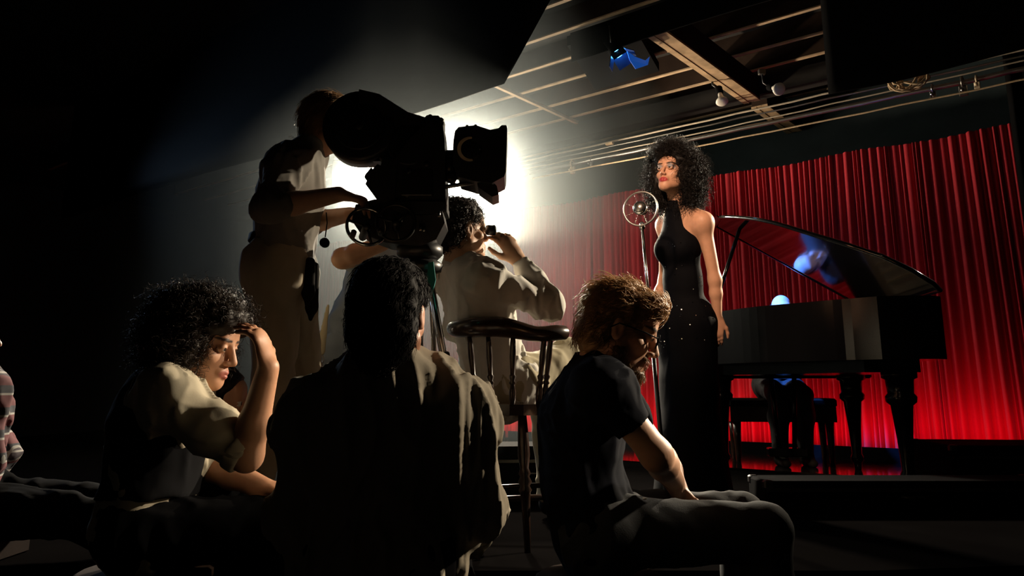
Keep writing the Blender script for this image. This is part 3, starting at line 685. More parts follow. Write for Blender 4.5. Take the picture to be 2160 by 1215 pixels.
def axis_pts(lo, hi, step, fine):
    p = [lo]
    while p[-1] < hi:
        s = step
        for a, b, fs in fine:
            if a <= p[-1]+1e-9 < b: s = min(s, fs)
            elif p[-1] < a < p[-1]+s: s = max(min(s, a-p[-1]), 1e-3)
        p.append(p[-1]+s)
    return np.array(p)
def sculpt(prims, step=.009, fine=(), disp=None, cuts=(), mar=.06):
    lo = np.min([pbox(p)[0] for p in prims if not p['sub']], 0)-.03; hi = np.max([pbox(p)[1] for p in prims if not p['sub']], 0)+.03
    ax = [axis_pts(lo[i], hi[i], step, [(f[0][i], f[1][i], f[2]) for f in fine]) for i in range(3)]
    F = np.full([len(a) for a in ax], .5, np.float32)
    for p in prims:
        a, b = pbox(p); sl = []; ok = True
        for i in range(3):
            i0, i1 = np.searchsorted(ax[i], a[i]-mar), np.searchsorted(ax[i], b[i]+mar)
            if i1 <= i0: ok = False
            sl.append(slice(i0, i1))
        if not ok: continue
        sl = tuple(sl); X, Y, Z = ax[0][sl[0]][:, None, None], ax[1][sl[1]][None, :, None], ax[2][sl[2]][None, None, :]
        d = pdist(p, X, Y, Z); f = F[sl]; k = p['k']
        if p['sub']:
            d = -d; h = np.clip(.5-.5*(d-f)/k, 0, 1); F[sl] = d+(f-d)*h+k*h*(1-h)
        else:
            h = np.clip(.5+.5*(d-f)/k, 0, 1); F[sl] = d*(1-h)+f*h-k*h*(1-h)
    for pt, n in cuts:
        n = A3(V(n).normalized()); pt = A3(pt)
        F = np.maximum(F, ((ax[0][:, None, None]-pt[0])*n[0]+(ax[1][None, :, None]-pt[1])*n[1]+(ax[2][None, None, :]-pt[2])*n[2])).astype(np.float32)
    if disp is not None:
        near = np.argwhere(np.abs(F) < .06); i, j, k = near.T
        F[i, j, k] += disp(ax[0][i], ax[1][j], ax[2][k]).astype(np.float32)
    return nets(F, ax)
def nets(F, ax):
    ins = F < 0; c = np.zeros([s-1 for s in F.shape], np.int8)
    for a in (0, 1):
        for b in (0, 1):
            for d in (0, 1): c += ins[a:a+c.shape[0], b:b+c.shape[1], d:d+c.shape[2]]
    act = np.argwhere((c > 0) & (c < 8)); n = len(act)
    if n == 0: return np.zeros((0, 3)), np.zeros((0, 4), int)
    P = np.zeros((n, 3)); W = np.zeros(n)
    cs = [(a, b, d) for a in (0, 1) for b in (0, 1) for d in (0, 1)]
    for A in cs:
        for B in cs:
            if sum(abs(x-y) for x, y in zip(A, B)) != 1 or A > B: continue
            ia, ib = act+A, act+B
            fa = F[ia[:, 0], ia[:, 1], ia[:, 2]]; fb = F[ib[:, 0], ib[:, 1], ib[:, 2]]
            m = (fa < 0) != (fb < 0); t = np.where(m, fa/np.where(m, fa-fb, 1), 0)
            for q in range(3):
                P[:, q] += np.where(m, ax[q][ia[:, q]]*(1-t)+ax[q][ib[:, q]]*t, 0)
            W += m
    P /= W[:, None]
    vid = np.full(c.shape, -1, np.int32); vid[act[:, 0], act[:, 1], act[:, 2]] = np.arange(n)
    Q = []
    for q in range(3):
        s0 = [slice(None)]*3; s1 = [slice(None)]*3; s0[q] = slice(0, -1); s1[q] = slice(1, None)
        ch = ins[tuple(s0)] != ins[tuple(s1)]; e = np.argwhere(ch)
        o1, o2 = (q+1) % 3, (q+2) % 3
        e = e[(e[:, o1] > 0) & (e[:, o2] > 0) & (e[:, o1] < c.shape[o1]) & (e[:, o2] < c.shape[o2])]
        if not len(e): continue
        def g(d1, d2):
            x = e.copy(); x[:, o1] += d1; x[:, o2] += d2; return vid[x[:, 0], x[:, 1], x[:, 2]]
        f = np.stack([g(-1, -1), g(0, -1), g(0, 0), g(-1, 0)], 1)
        fl = ~ins[e[:, 0], e[:, 1], e[:, 2]]; f[fl] = f[fl][:, ::-1]; Q.append(f)
    Q = np.concatenate(Q); Q = Q[(Q >= 0).all(1)]
    return P, Q
def npmesh(name, P, Q, smooth=True):
    me = bpy.data.meshes.new(name); n, m = len(P), len(Q); k = Q.shape[1]
    me.vertices.add(n); me.vertices.foreach_set('co', np.ascontiguousarray(P, np.float32).ravel())
    me.loops.add(m*k); me.loops.foreach_set('vertex_index', np.ascontiguousarray(Q, np.int32).ravel())
    me.polygons.add(m); me.polygons.foreach_set('loop_start', np.arange(0, m*k, k, dtype=np.int32))
    me.polygons.foreach_set('use_smooth', np.full(m, smooth)); me.update(calc_edges=True); return me
def tubes(paths, rad, k=4):
    """paths (N,S,3) -> one mesh of thin tapered tubes"""
    N, S, _ = paths.shape; t = np.gradient(paths, axis=1); t /= np.linalg.norm(t, axis=2, keepdims=True)+1e-9
    ref = np.array([.3, .5, .81]); x = np.cross(t, ref); x /= np.linalg.norm(x, axis=2, keepdims=True)+1e-9; y = np.cross(t, x)
    tap = np.linspace(1, .35, S)[None, :, None]*np.asarray(rad).reshape(-1, 1, 1)
    vs_ = [paths+(x*math.cos(2*math.pi*i/k)+y*math.sin(2*math.pi*i/k))*tap for i in range(k)]
    P = np.stack(vs_, 2).reshape(-1, 3)
    b = (np.arange(N)[:, None, None]*S+np.arange(S-1)[None, :, None])*k; i = np.arange(k)[None, None, :]; j = (i+1) % k
    Q = np.stack([b+i, b+j, b+k+j, b+k+i], -1).reshape(-1, 4)
    return P, Q
def joinPQ(*pq):
    P = []; Q = []; n = 0
    for p, q in pq: P.append(p); Q.append(q+n); n += len(p)
    return np.concatenate(P), np.concatenate(Q)
# ------------------------------------------------------------------ heads, hands, bodies
class Head:
    def __init__(s, c, f, up=(0, 0, 1), scale=1.):
        s.c = A3(c); y = V(f).normalized(); x = y.cross(V(up)).normalized(); z = x.cross(y)
        s.R = np.array([x, y, z]); s.s = scale
    def W(s, p): return V(s.c + (np.asarray(p)*s.s) @ s.R)       # local -> world
    def L(s, P): return ((P-s.c) @ s.R.T)/s.s
    def c_(s, a, b, ra, rb, **kw): return cone(s.W(a), s.W(b), ra*s.s, rb*s.s, **kw)
    def e_(s, c, r, **kw): return ell(s.W(c), np.array(r)*s.s, s.R, **kw)
    def prims(s, fem=False):
        j = .92 if fem else 1.
        p = [s.e_((0, -.015, .03), (.076, .098, .088)), s.e_((0, .018, -.045), (.060*j, .074, .074)), s.e_((0, .073, -.100), (.022*j, .020, .020)),
             s.c_((-.054*j, .002, -.062), (-.012, .066, -.098), .019, .019), s.c_((.054*j, .002, -.062), (.012, .066, -.098), .019, .019),
             s.c_((-.034, .080, .020), (.034, .080, .020), .013, .013, k=.015), s.e_((0, .062, .048), (.058, .032, .035)),
             s.e_((-.042, .057, -.028), (.021, .018, .019)), s.e_((.042, .057, -.028), (.021, .018, .019))]
        for q in (-1, 1): p.append(s.e_((q*.032, .102, .001), (.017, .017, .013), sub=True, k=.012))
        nz = .8 if fem else 1.
        p += [s.c_((0, .090, .010), (0, .112*(.985 if fem else 1), -.034), .0085*nz, .0115*nz, k=.012)]
        for q in (-1, 1): p.append(s.e_((q*.012*nz, .100, -.040), (.0085, .011, .008), k=.006))
        p += [s.e_((0, .088, -.068), (.026, .014, .016), k=.012)]
        for q in (-1, 1):
            p.append(s.c_((q*.024, .086, -.0705), (q*.004, .1005, -.0655), .0035, .0056, k=.005))
            p.append(s.c_((q*.021, .086, -.0735), (0, .0985, -.0785), .004, .0072, k=.005))
        p.append(s.c_((-.02, .1005, -.0722), (.02, .1005, -.0722), .0016, .0016, sub=True, k=.003))
        for q in (-1, 1):
            p.append(s.e_((q*.032, .081, .001), (.0155, .0145, .0128), k=.004))
            p.append(s.e_((q*.033, .097, -.0018), (.0130, .012, .0041), sub=True, k=.003))
            p.append(s.e_((q*.077, -.008, -.012), (.010, .019, .031), k=.008)); p.append(s.e_((q*.088, -.004, -.010), (.007, .011, .018), sub=True, k=.006))
        return p
    def eyes(s, root):
        for q in (-1, 1):
            c = s.W((q*.032, .0805, .001)); f = V(s.R[1])
            e = MB().ball(c, .0128*s.s, 16).build('eye', M['eye_white'], root)
            MB().lathe(c + f*.0112*s.s, f, [(0, .0068*s.s), (.0014*s.s, .0055*s.s), (.002*s.s, .001)], 14).build('iris', M['iris'], e)
def tint_body(me, head, skin, lips=None, brow=None, shade=None):
    n = len(me.vertices); P = np.empty(n*3, np.float32); me.vertices.foreach_get('co', P); P = P.reshape(-1, 3)
    C = np.tile(np.array([*skin, 1], np.float32), (n, 1)); L = head.L(P.astype(np.float64)); x, y, z = L.T
    face = (y > .05) & (np.abs(x) < .08) & (z > -.13) & (z < .1)
    def mixc(wt, c):
        wt = np.clip(wt, 0, 1)[:, None]; C[:, :3] = C[:, :3]*(1-wt)+np.array(c)*wt
    if lips is not None: mixc(np.where(face, (1.12-np.sqrt((x/.026)**2+((z+.0722)/.0135)**2))*6*(y > .082), 0), lips)
    if shade is not None: mixc(np.where(face, (1.1-np.sqrt(((np.abs(x)-.033)/.021)**2+((z-.010)/.013)**2))*2.5, 0)*.75, shade)
    if brow is not None: mixc(np.where(face, (1.1-np.sqrt(((np.abs(x)-.034)/.024)**2+((z-.0255-.10*(.034-np.abs(x))*-.6)/.0055)**2))*4, 0), brow)
    a = me.color_attributes.new('tint', 'FLOAT_COLOR', 'POINT'); a.data.foreach_set('color', C.ravel())
def hand(wrist, d, pn, side=1, curl=.35, s=1., thumb=.6):
    """palm and five fingers: d points along the hand, pn is the palm's normal, fingers curl towards pn; side=+1 puts the thumb on d x pn"""
    w = V(wrist); d = V(d).normalized(); pn = V(pn); pn = (pn-d*pn.dot(d)).normalized(); a = d.cross(pn)*side
    pr = [cone(w, w+d*.03*s, .026*s, .03*s, sq=pn, s=.62, k=.015), cone(w+d*.03*s+a*.006*s, w+d*.078*s, .036*s, .036*s, sq=pn, s=.42, k=.015)]
    for i, (ln, off) in enumerate(((.92, .027), (1.05, .009), (1., -.010), (.78, -.028))):
        b = w+d*(.084-.004*abs(i-1.2))*s+a*off*s; dd = (d+a*off*1.4).normalized(); cu = curl*(1+.12*i)
        for j, (L, r) in enumerate(((.040, .0092), (.026, .0082), (.021, .0072))):
            ang = cu*(.7, 1.15, .8)[j]; dd = (dd*math.cos(ang)+pn*math.sin(ang)).normalized()
            e = b+dd*L*ln*s; pr.append(cone(b, e, r*s, r*.9*s, k=.006)); b = e
    b = w+d*.022*s+a*.024*s; dd = (d*.72+a*.62+pn*.28*thumb).normalized()
    for L, r in ((.042, .0125), (.032, .0100), (.024, .0085)):
        e = b+dd*L*s; pr.append(cone(b, e, r*s, r*.92*s, k=.008)); b = e; dd = (dd+d*.35+pn*.25*thumb-a*.25).normalized()
    return pr
def torso(J, ft, i=0., s=1., fem=False, skip=()):
    pe, ch, ne = J['pelvis'], J['chest'], J['neck']; wa = J.get('waist') or lerp(pe, ch, .45)
    sl, sr = J['shL'], J['shR']; W = (.118, .098, .105) if fem else (.132, .120, .142)
    p = [cone(J['hipL'], J['hipR'], .095*s+i, .095*s+i, k=.05), cone(pe, wa, W[0]*s+i, W[1]*s+i, sq=ft, s=.80, k=.06), cone(wa, ch, W[1]*s+i, W[2]*s+i, sq=ft, s=.76, k=.06),
         cone(ch, lerp(ch, ne, .55), W[2]*.98*s+i, .085*s+i, sq=ft, s=.76, k=.06)]
    if 'sh' not in skip:
        rs = .050 if fem else .060
        p += [cone(lerp(sl, ch, .18), lerp(sr, ch, .18), rs*s+i, rs*s+i, k=.06), cone(ne, sl, .048*s+i*.6, (rs-.006)*s+i, k=.05), cone(ne, sr, .048*s+i*.6, (rs-.006)*s+i, k=.05),
              ell(sl, rs*s+i, k=.04), ell(sr, rs*s+i, k=.04)]
    return p
def arm(J, q, i=0., s=1., fem=False, lower=True, cap=True, upto=1., slim=1.):
    r = (.040, .034, .034, .023) if fem else (.049, .041, .042, .029); r = [x*slim*s for x in r]
    sh, el, wr = J['sh'+q], J['el'+q], J['wr'+q]
    if not lower:
        e = lerp(sh, el, upto); return [cone(sh, e, r[0]+i, r[1]*(.6+.4*upto)+i*1.25+ (r[0]-r[1])*(1-upto), k=.035, cap1=cap)]
    e = lerp(el, wr, upto)
    return [cone(sh, el, r[0]+i, r[1]+i, k=.035), cone(el, lerp(el, wr, .35*upto), r[1]+i, r[2]+i, k=.03), cone(lerp(el, wr, .35*upto), e, r[2]+i, r[3]+i*.8, k=.02, cap1=(cap and i > 0))]
def leg(J, q, i=0., s=1., cap=False):
    h, kn, an = J['hip'+q], J['kn'+q], J['an'+q]
    return [cone(h, kn, .088*s+i, .060*s+i, k=.05), cone(kn, lerp(kn, an, .35), .058*s+i, .059*s+i, k=.03), cone(lerp(kn, an, .35), an, .059*s+i, .036*s+i*1.3, k=.03, cap1=cap)]
def foot(J, q, s=1., i=0.):
    an, to = J['an'+q], J['to'+q]; lo_ = V((0, 0, -.035*s))
    return [cone(an, an+lo_*.6, .036*s+i, .034*s+i), cone(an+lo_, to, .036*s+i, .028*s+i, sq=(0, 0, 1), s=.85)]
def fold(amp, freq, seed, stretch=(1, 1, 1)):
    """cloth creases: thin raised ridges that branch and run down the limbs, with soft hollows between them"""
    o = np.random.RandomState(seed).rand(3)*20
    def f(x, y, z):
        X, Y, Z = x*freq*stretch[0]+o[0], y*freq*stretch[1]+o[1], z*freq*stretch[2]+o[2]
        w = (vnoise(X*.45, Y*.45, Z*.45)-.5)*3.0; w2 = (vnoise(X*.5+7, Y*.5+3, Z*.5)-.5)*2.5
        def rid(a, b, c): return np.clip(1-np.abs(vnoise(a, b, c)*2-1)*2.4, 0, 1)
        r1 = rid(X+w, Y+w2, Z*.8-w+(X+Y)*.5); r2 = rid(X*1.9-w2+4, Y*1.9+w+9, Z*1.2+w2-(X+Y)*.6)
        lo = vnoise(X*.6+2, Y*.6+5, Z*.6+8)-.5
        return -amp*(r1*.95+r2*.40+lo*.8-.35)
    return f
def hair_shell(head, blobs, cut, bump=.006, freq=55, seed=3, step=.006):
    p = [head.e_(c, r, k=.03) for c, r in blobs]+[head.e_(c, r, sub=True, k=.015) for c, r in cut]
    o = np.random.RandomState(seed).rand(3)*20
    return sculpt(p, step, disp=lambda x, y, z: -bump*(vnoise(x*freq+o[0], y*freq+o[1], z*freq+o[2])*2-1), mar=.04)
def vnormals(P, Q):
    n = np.cross(P[Q[:, 2]]-P[Q[:, 0]], P[Q[:, 3]]-P[Q[:, 1]]); N = np.zeros_like(P)
    for i in range(4): np.add.at(N, Q[:, i], n)
    return N/(np.linalg.norm(N, axis=1, keepdims=True)+1e-9)
def curls(P, Q, head, n, length=.07, hr=.007, tr=.0016, turns=2.2, out=.6, grav=.6, seed=1, S=16, k=4, keep=None):
    r = np.random.RandomState(seed); N = vnormals(P, Q); idx = np.arange(len(P))
    if keep is not None:
        L = head.L(P); idx = idx[keep(L)]
    s = r.choice(idx, n); b = P[s]-N[s]*.01; nn = N[s]
    rv = r.randn(n, 3)*.5; d = nn*out+rv*.6+np.array([0, 0, -grav]); d /= np.linalg.norm(d, axis=1, keepdims=True)
    x = np.cross(d, r.randn(n, 3)); x /= np.linalg.norm(x, axis=1, keepdims=True)+1e-9; y = np.cross(d, x)
    t = np.linspace(0, 1, S)[None, :, None]; ln = (length*(.6+.8*r.rand(n)))[:, None, None]
    ph = (r.rand(n)*6.28)[:, None, None]+t*6.28*turns*(.7+.6*r.rand(n))[:, None, None]; R = (hr*(.6+.8*r.rand(n)))[:, None, None]*np.minimum(1, t*3)
    paths = b[:, None, :]+d[:, None, :]*ln*t+(x[:, None, :]*np.cos(ph)+y[:, None, :]*np.sin(ph))*R+np.array([0, 0, -1.])*ln*grav*.35*t**2
    return tubes(paths, tr*(.7+.6*r.rand(n)), k)
def strands(P, Q, head, n, flow, length=.06, tr=.0011, seed=1, S=8, k=3, lift=.006, jit=.25, wave=.004, keep=None):
    """combed hair: strands follow flow(L) (head-local direction field) along the shell"""
    r = np.random.RandomState(seed); N = vnormals(P, Q); idx = np.arange(len(P)); LL = head.L(P)
    if keep is not None: idx = idx[keep(LL)]
    s = r.choice(idx, n); b = P[s]; nn = N[s]
    d = flow(LL[s])@head.R+r.randn(n, 3)*jit; d -= nn*(d*nn).sum(1, keepdims=True)*.9; d /= np.linalg.norm(d, axis=1, keepdims=True)+1e-9
    t = np.linspace(0, 1, S)[None, :, None]; ln = (length*(.5+r.rand(n)))[:, None, None]; ph = (r.rand(n)*6.28)[:, None, None]
    side = np.cross(d, nn)
    paths = b[:, None, :]+d[:, None, :]*ln*t+nn[:, None, :]*(lift*np.sin(t*2.6)*(.3+r.rand(n)[:, None, None])-.002-ln*ln*4*t*t*.6)+side[:, None, :]*wave*np.sin(t*7+ph)
    return tubes(paths, tr*(.7+.6*r.rand(n)), k)
class Person:
    def __init__(s, label, J, ft, head, base, skin=(.50, .30, .20), scale=1., fem=False, group=None):
        s.J = {k: (V(v) if v is not None else None) for k, v in J.items()}; s.ft = V(ft).normalized(); s.h = head; s.skin = skin; s.s = scale; s.fem = fem
        s.t = thing('person', label, 'person', base, group)
    def body(s, hands=(), step=.010, hstep=.0042, lips=None, brow=None, shade=None, slim=1., fine_hands=True, hfem=None):
        J, h, sc1 = s.J, s.h, s.s; n0 = h.W((0, -.028, -.075))
        pr = torso(J, s.ft, 0, sc1, s.fem)
        for q in 'LR': pr += leg(J, q, 0, sc1)+foot(J, q, sc1)+arm(J, q, 0, sc1, s.fem, slim=slim)
        nr_ = .046 if s.fem else .056
        pr += [cone(n0, J['neck'], nr_*sc1, (nr_+.006)*sc1, k=.025)]+h.prims(s.fem)
        fine = [(s.h.c-.135, s.h.c+.135, hstep)]
        for hd in hands:
            pr += hd
            if fine_hands:
                bb = [pbox(x) for x in hd]; fine.append((np.min([x[0] for x in bb], 0)-.01, np.max([x[1] for x in bb], 0)+.01, .0052))
        P, Q = sculpt(pr, step, fine); me = npmesh('body', P, Q)
        tint_body(me, h, s.skin, lips, brow, shade); s.b = link('body', me, M['skin'], s.t); h.eyes(s.b); return s.b
    def wear(s, name, m, prims, step=.009, disp=None, cuts=(), parent=None, label=None):
        P, Q = sculpt(prims, step, disp=disp, cuts=cuts); o = link(name, npmesh(name, P, Q), M[m] if isinstance(m, str) else m, parent or s.t)
        if label: o['label'] = label
        return o
    def part(s, name, m, P, Q, parent=None): return link(name, npmesh(name, P, Q), M[m], parent or s.t)
    def shoes(s, m='leather'):
        for q in 'LR': s.wear('shoe', m, foot(s.J, q, s.s, .008)+[cone(s.J['an'+q]+V((0, 0, .01)), s.J['an'+q]+V((0, 0, -.03)), .043*s.s, .043*s.s, cap0=True)], .009)
    def trousers(s, m, i=.014, disp=None, step=.010, cuts=()):
        J = s.J; pr = [cone(J['hipL'], J['hipR'], .098*s.s+i, .098*s.s+i, k=.05), cone(J['pelvis'], lerp(J['pelvis'], J['chest'], .26), .134*s.s+i, .128*s.s+i, sq=s.ft, s=.8, k=.05, cap1=True)]
        for q in 'LR': pr += leg(J, q, i, s.s, cap=True)
        return s.wear('trousers', m, pr, step, disp or fold(.010, 9, 4), cuts)
    def report(s, nm):
        J = s.J; d = lambda a, b: round((J[a]-J[b]).length, 2)
        print('POSE', nm, 'torso', d('pelvis', 'neck'), 'neck-head', round((V(s.h.c)-J['neck']).length, 2), 'shw', d('shL', 'shR'), 'uarm', d('shL', 'elL'), d('shR', 'elR'), 'farm', d('elL', 'wrL'), d('elR', 'wrR'), 'thigh', d('hipL', 'knL'), d('hipR', 'knR'), 'shin', d('knL', 'anL'), d('knR', 'anR'))
# ------------------------------------------------------------------ people
ZV = V((0, 0, 1))
def stool(c, h, label, r=.19):
    c = V(c); t = thing('wooden_stool', label, 'stool', c, 'stools of the seated crew')
    MB().lathe(c + V((0, 0, h-.035)), ZV, [(0, r*.92), (.008, r), (.028, r), (.035, r*.94)], 24).build('seat', M['joist_dark'], t)
    for k in range(4):
        a = k*math.pi/2+.7; e = V((math.cos(a), math.sin(a), 0)); MB().tube([c+e*r*.95, c+e*r*.62+V((0, 0, h-.03))], .016, 8).build('leg', M['joist_dark'], t)
    for k in range(4):
        a = k*math.pi/2+.7; e = V((math.cos(a), math.sin(a), 0)); e2 = V((math.cos(a+math.pi/2), math.sin(a+math.pi/2), 0)); MB().tube([c+e*r*.84+V((0, 0, h*.35)), c+e2*r*.84+V((0, 0, h*.35))], .010, 8).build('rung', M['joist_dark'], t)
def seatlegs(J, f, side, floor=0., kz=None, spread=.10, thigh=.42, an_f=.0):
    """hips, knees and ankles of a seated figure facing f, side = person's right"""
    f, r = V(f).normalized(), V(side).normalized(); pe = J['pelvis']
    for q, sg in (('R', 1), ('L', -1)):
        J['hip'+q] = pe+r*.085*sg
        k = pe+r*(spread*sg)+f*thigh; k.z = kz if kz is not None else pe.z; J['kn'+q] = k
        J['an'+q] = V((k.x, k.y, floor+.08))+f*an_f; J['to'+q] = J['an'+q]+f*.15+V((0, 0, -.045))
    return J
# ---------------- singer
SD = 4.3
fw = V((-.74, -.67, 0)).normalized(); rw = fw.cross(ZV)
hd = Head(U(1418, 366, SD), (-.63, -.77, .16), (.08, .02, 1), .98)
nk = U(1431, 432, SD+.02)
J = dict(neck=nk, chest=U(1436, 515, SD+.01), pelvis=U(1446, 672, SD), shR=U(1404, 474, SD+.13), shL=U(1484, 468, SD-.10),
    elL=U(1508, 590, SD-.10), wrL=U(1514, 672, SD-.10), elR=U(1402, 590, SD+.20), wrR=U(1376, 660, SD+.12))
J['waist'] = U(1440, 592, SD+.01)
for q, sg in (('R', 1), ('L', -1)):
    J['hip'+q] = J['pelvis']+rw*.075*sg-ZV*.03; J['kn'+q] = V((J['pelvis'].x, J['pelvis'].y, STAGE+.56))+rw*.075*sg
    J['an'+q] = V((J['pelvis'].x, J['pelvis'].y, STAGE+.17))+rw*.07*sg; J['to'+q] = J['an'+q]+fw*.13+V((0, 0, -.13))
p = Person('woman singer in a long black halter gown standing at the microphone', J, fw, hd, V((J['pelvis'].x, J['pelvis'].y, STAGE)), (.56, .30, .19), .95, True); p.report('W'); W = p
hands = [hand(J['wrL'], (-.10, -.05, -1), (.2, .95, 0), 1, .38, .9), hand(J['wrR'], (-.05, 0, -1), (-.3, .8, 0), -1, .3, .9)]
p.body(hands, .0095, .0033, lips=(.36, .028, .03), brow=(.03, .018, .012), shade=(.26, .25, .27))
J = p.J
bx = V(rw)
pr = torso(J, fw, .007, .95, True, skip=('sh',))+[cone(lerp(J['chest'], nk, .25), lerp(J['chest'], nk, .98), .088, .058, k=.04, sq=fw, s=.85), cone(nk-ZV*.04, lerp(nk, hd.W((0, -.028, -.075)), .30), .062, .054, k=.015, cap1=True)]
for sg in (-1, 1): pr.append(ell(lerp(J['waist'], J['chest'], .84)+fw*.058+rw*.060*sg, (.060, .056, .060), k=.06))
for q in 'LR': pr.append(cone(J['hip'+q], J['kn'+q], .100, .080, k=.06))
for sg in (-1, 1): pr.append(ell(J['shR' if sg > 0 else 'shL']+rw*.035*sg+ZV*.02, (.085, .085, .10), sub=True, k=.02))
pr += [cone(J['pelvis'], V((J['pelvis'].x, J['pelvis'].y, STAGE+.62)), .135, .135, sq=fw, s=.85, k=.06), cone(V((J['pelvis'].x, J['pelvis'].y, STAGE+.62)), V((J['pelvis'].x, J['pelvis'].y, STAGE+.02)), .135, .21, k=.06, cap1=True)]
dr = p.wear('gown', 'dress', pr, .008, fold(.004, 8, 5, (1, 1, .35)))
# sequins on the gown
me = dr.data; nv = len(me.vertices); Pg = np.empty(nv*3, np.float32); me.vertices.foreach_get('co', Pg); Pg = Pg.reshape(-1, 3)
Ng = np.empty(nv*3, np.float32); me.vertices.foreach_get('normal', Ng); Ng = Ng.reshape(-1, 3); off = np.array(wloc(p.t))
b = MB(); rs = np.random.RandomState(4); cand = np.where(Pg[:, 2] > .75)[0]
for i in rs.choice(cand, 170, replace=False):
    c = V(Pg[i]+off); n = (V(Ng[i])+V(rs.randn(3))*.28).normalized(); x = n.orthogonal().normalized(); y = n.cross(x); c = c+V(Ng[i])*.0022
    b.add([c+(x*math.cos(a)+y*math.sin(a))*.0032 for a in np.linspace(0, 5.236, 6)], [(0, 1, 2, 3, 4, 5)])
so = b.build('sequins', M['sequin'], dr); so['kind'] = 'stuff'
# hair
P1, Q1 = hair_shell(hd, [((0, -.02, .085), (.125, .125, .085)), ((-.095, -.035, .0), (.062, .085, .12)), ((.095, -.035, .0), (.062, .085, .12)), ((0, -.09, -.03), (.12, .085, .16)), ((-.10, -.06, -.10), (.05, .06, .075)), ((.10, -.06, -.10), (.05, .06, .075)), ((0, .055, .105), (.085, .05, .042))],
    [((0, .10, -.035), (.066, .085, .105)), ((0, .02, -.13), (.075, .10, .07))], .011, 48, 3, .006)
C1 = curls(P1, Q1, hd, 4000, .066, .0095, .0014, 2.0, .8, .5, 2, 13, 3, keep=lambda L: ~(((L[:, 1] > .055) & (L[:, 2] < .115)) | ((L[:, 1] > .015) & (L[:, 2] < .06) & (np.abs(L[:, 0]) < .088)) | ((L[:, 1] > -.03) & (L[:, 2] < -.05) & (np.abs(L[:, 0]) < .075))))
C2 = curls(P1, Q1, hd, 700, .050, .010, .0014, 1.6, 1.0, -.1, 9, 13, 3, keep=lambda L: (L[:, 1] > .02) & (L[:, 2] > .075))
p.part('hair', 'hair_black', *joinPQ((P1, Q1), C1, C2))
for sg in (-1, 1): MB().ball(hd.W((sg*.080, .008, -.060)), .0085, 12).build('earring', M['bulb_white'], p.t)
# ---------------- camera operator
OD = 3.18
hd = Head(U(700, 262, OD+.03), (1, .10, -.10), (.25, 0, 1), 1.)
J = dict(neck=U(652, 322, OD), chest=U(618, 400, OD), pelvis=U(592, 560, OD), shR=U(605, 352, OD-.14), shL=U(640, 350, OD+.16),
    elR=U(568, 440, OD-.30), wrR=U(714, 410, OD-.20), elL=U(650, 470, OD+.26), wrL=U(738, 452, OD+.05), waist=U(602, 490, OD))
for q, sg in (('R', -1), ('L', 1)):
    J['hip'+q] = J['pelvis']+V((0, .085*sg, -.03)); J['kn'+q] = V((J['pelvis'].x+.03+.05*(sg > 0), J['pelvis'].y+.10*sg, STAGE+.12+.50)); J['an'+q] = V((J['pelvis'].x-.02+.1*(sg > 0), J['pelvis'].y+.11*sg, STAGE+.12+.09)); J['to'+q] = J['an'+q]+V((.16, .02*sg, -.05))
p = Person('camera operator in a grey shirt and cream trousers bending to the film camera', J, (1, .05, 0), hd, V((J['pelvis'].x, J['pelvis'].y, STAGE+.12)), (.46, .27, .17), 1.03); p.report('O'); J = p.J
t = thing('apple_box', 'flat wooden box the camera operator stands on', 'box', V((J['pelvis'].x+.04, J['pelvis'].y, STAGE)))
MB().obox(V((J['pelvis'].x+.04, J['pelvis'].y, STAGE+.059)), (.26, 0, 0), (0, .22, 0), (0, 0, .059), .006).build('body', M['joist_wood'], t)
MB().obox(V((J['pelvis'].x+.04, J['pelvis'].y-.2215, STAGE+.07)), (.05, 0, 0), (0, .0025, 0), (0, 0, .018), .002).build('hand_hole', M['black_paint'], t)
hands = [hand(J['wrR'], (1, .05, -.22), (0, .25, -1), 1, .55, 1.0), hand(J['wrL'], (1, -.1, .1), (0, -.2, -1), -1, .6, 1.0)]
p.body(hands, .010, .005, brow=(.05, .03, .02))
p.wear('shirt', 'shirt_grey', torso(J, p.ft, .016, 1.03)+arm(J, 'R', .014, 1.03, lower=True, upto=.28)+arm(J, 'L', .014, 1.03, lower=True, upto=.28), .008, fold(.012, 11, 11, (1, 1, .7)), cuts=((J['pelvis']+ZV*.02, (0, 0, -1)),))
p.wear('collar', 'shirt_grey', [cone(J['neck']-V((.01, 0, .02)), J['neck']+V((.03, 0, .055)), .075, .066, k=.01, cap0=True, cap1=True), cone(J['neck']-V((.01, 0, .03)), J['neck']+V((.04, 0, .075)), .056, .056, sub=True, k=.008)], .006)
p.trousers('cream_trousers', .018, fold(.013, 10, 21, (1, 1, .6)))
p.wear('belt', 'leather', [cone(J['pelvis']+V((.0, 0, .075)), J['pelvis']+V((.004, 0, .115)), .158, .156, sq=(1, 0, 0), s=.84, cap0=True, cap1=True)], .008)
for k, (x, y, d, h) in enumerate(((652, 585, OD-.10, .06), (660, 605, OD-.06, .08))):
    c = U(x, y, d); p.wear('tool_pouch', 'leather', [cone(c+ZV*h, c-ZV*h, .022, .026, sq=(0, 1, 0), s=.6, k=.01), cone(c+V((0, -.01, -h)), c+V((.0, -.01, -h-.05)), .010, .008)], .006)
MB().tube([U(688, 448, OD-.16), U(690, 470, OD-.16), U(686, 500, OD-.15)], .0025, 6).build('neck_cord', M['black_paint'], p.t)
c = U(685, 512, OD-.15); MB().lathe(c-V((0, .012, 0)), YD, [(0, .012), (.004, .019), (.02, .019), (.024, .012)], 18).build('viewing_glass', M['black_paint'], p.t)
p.shoes()
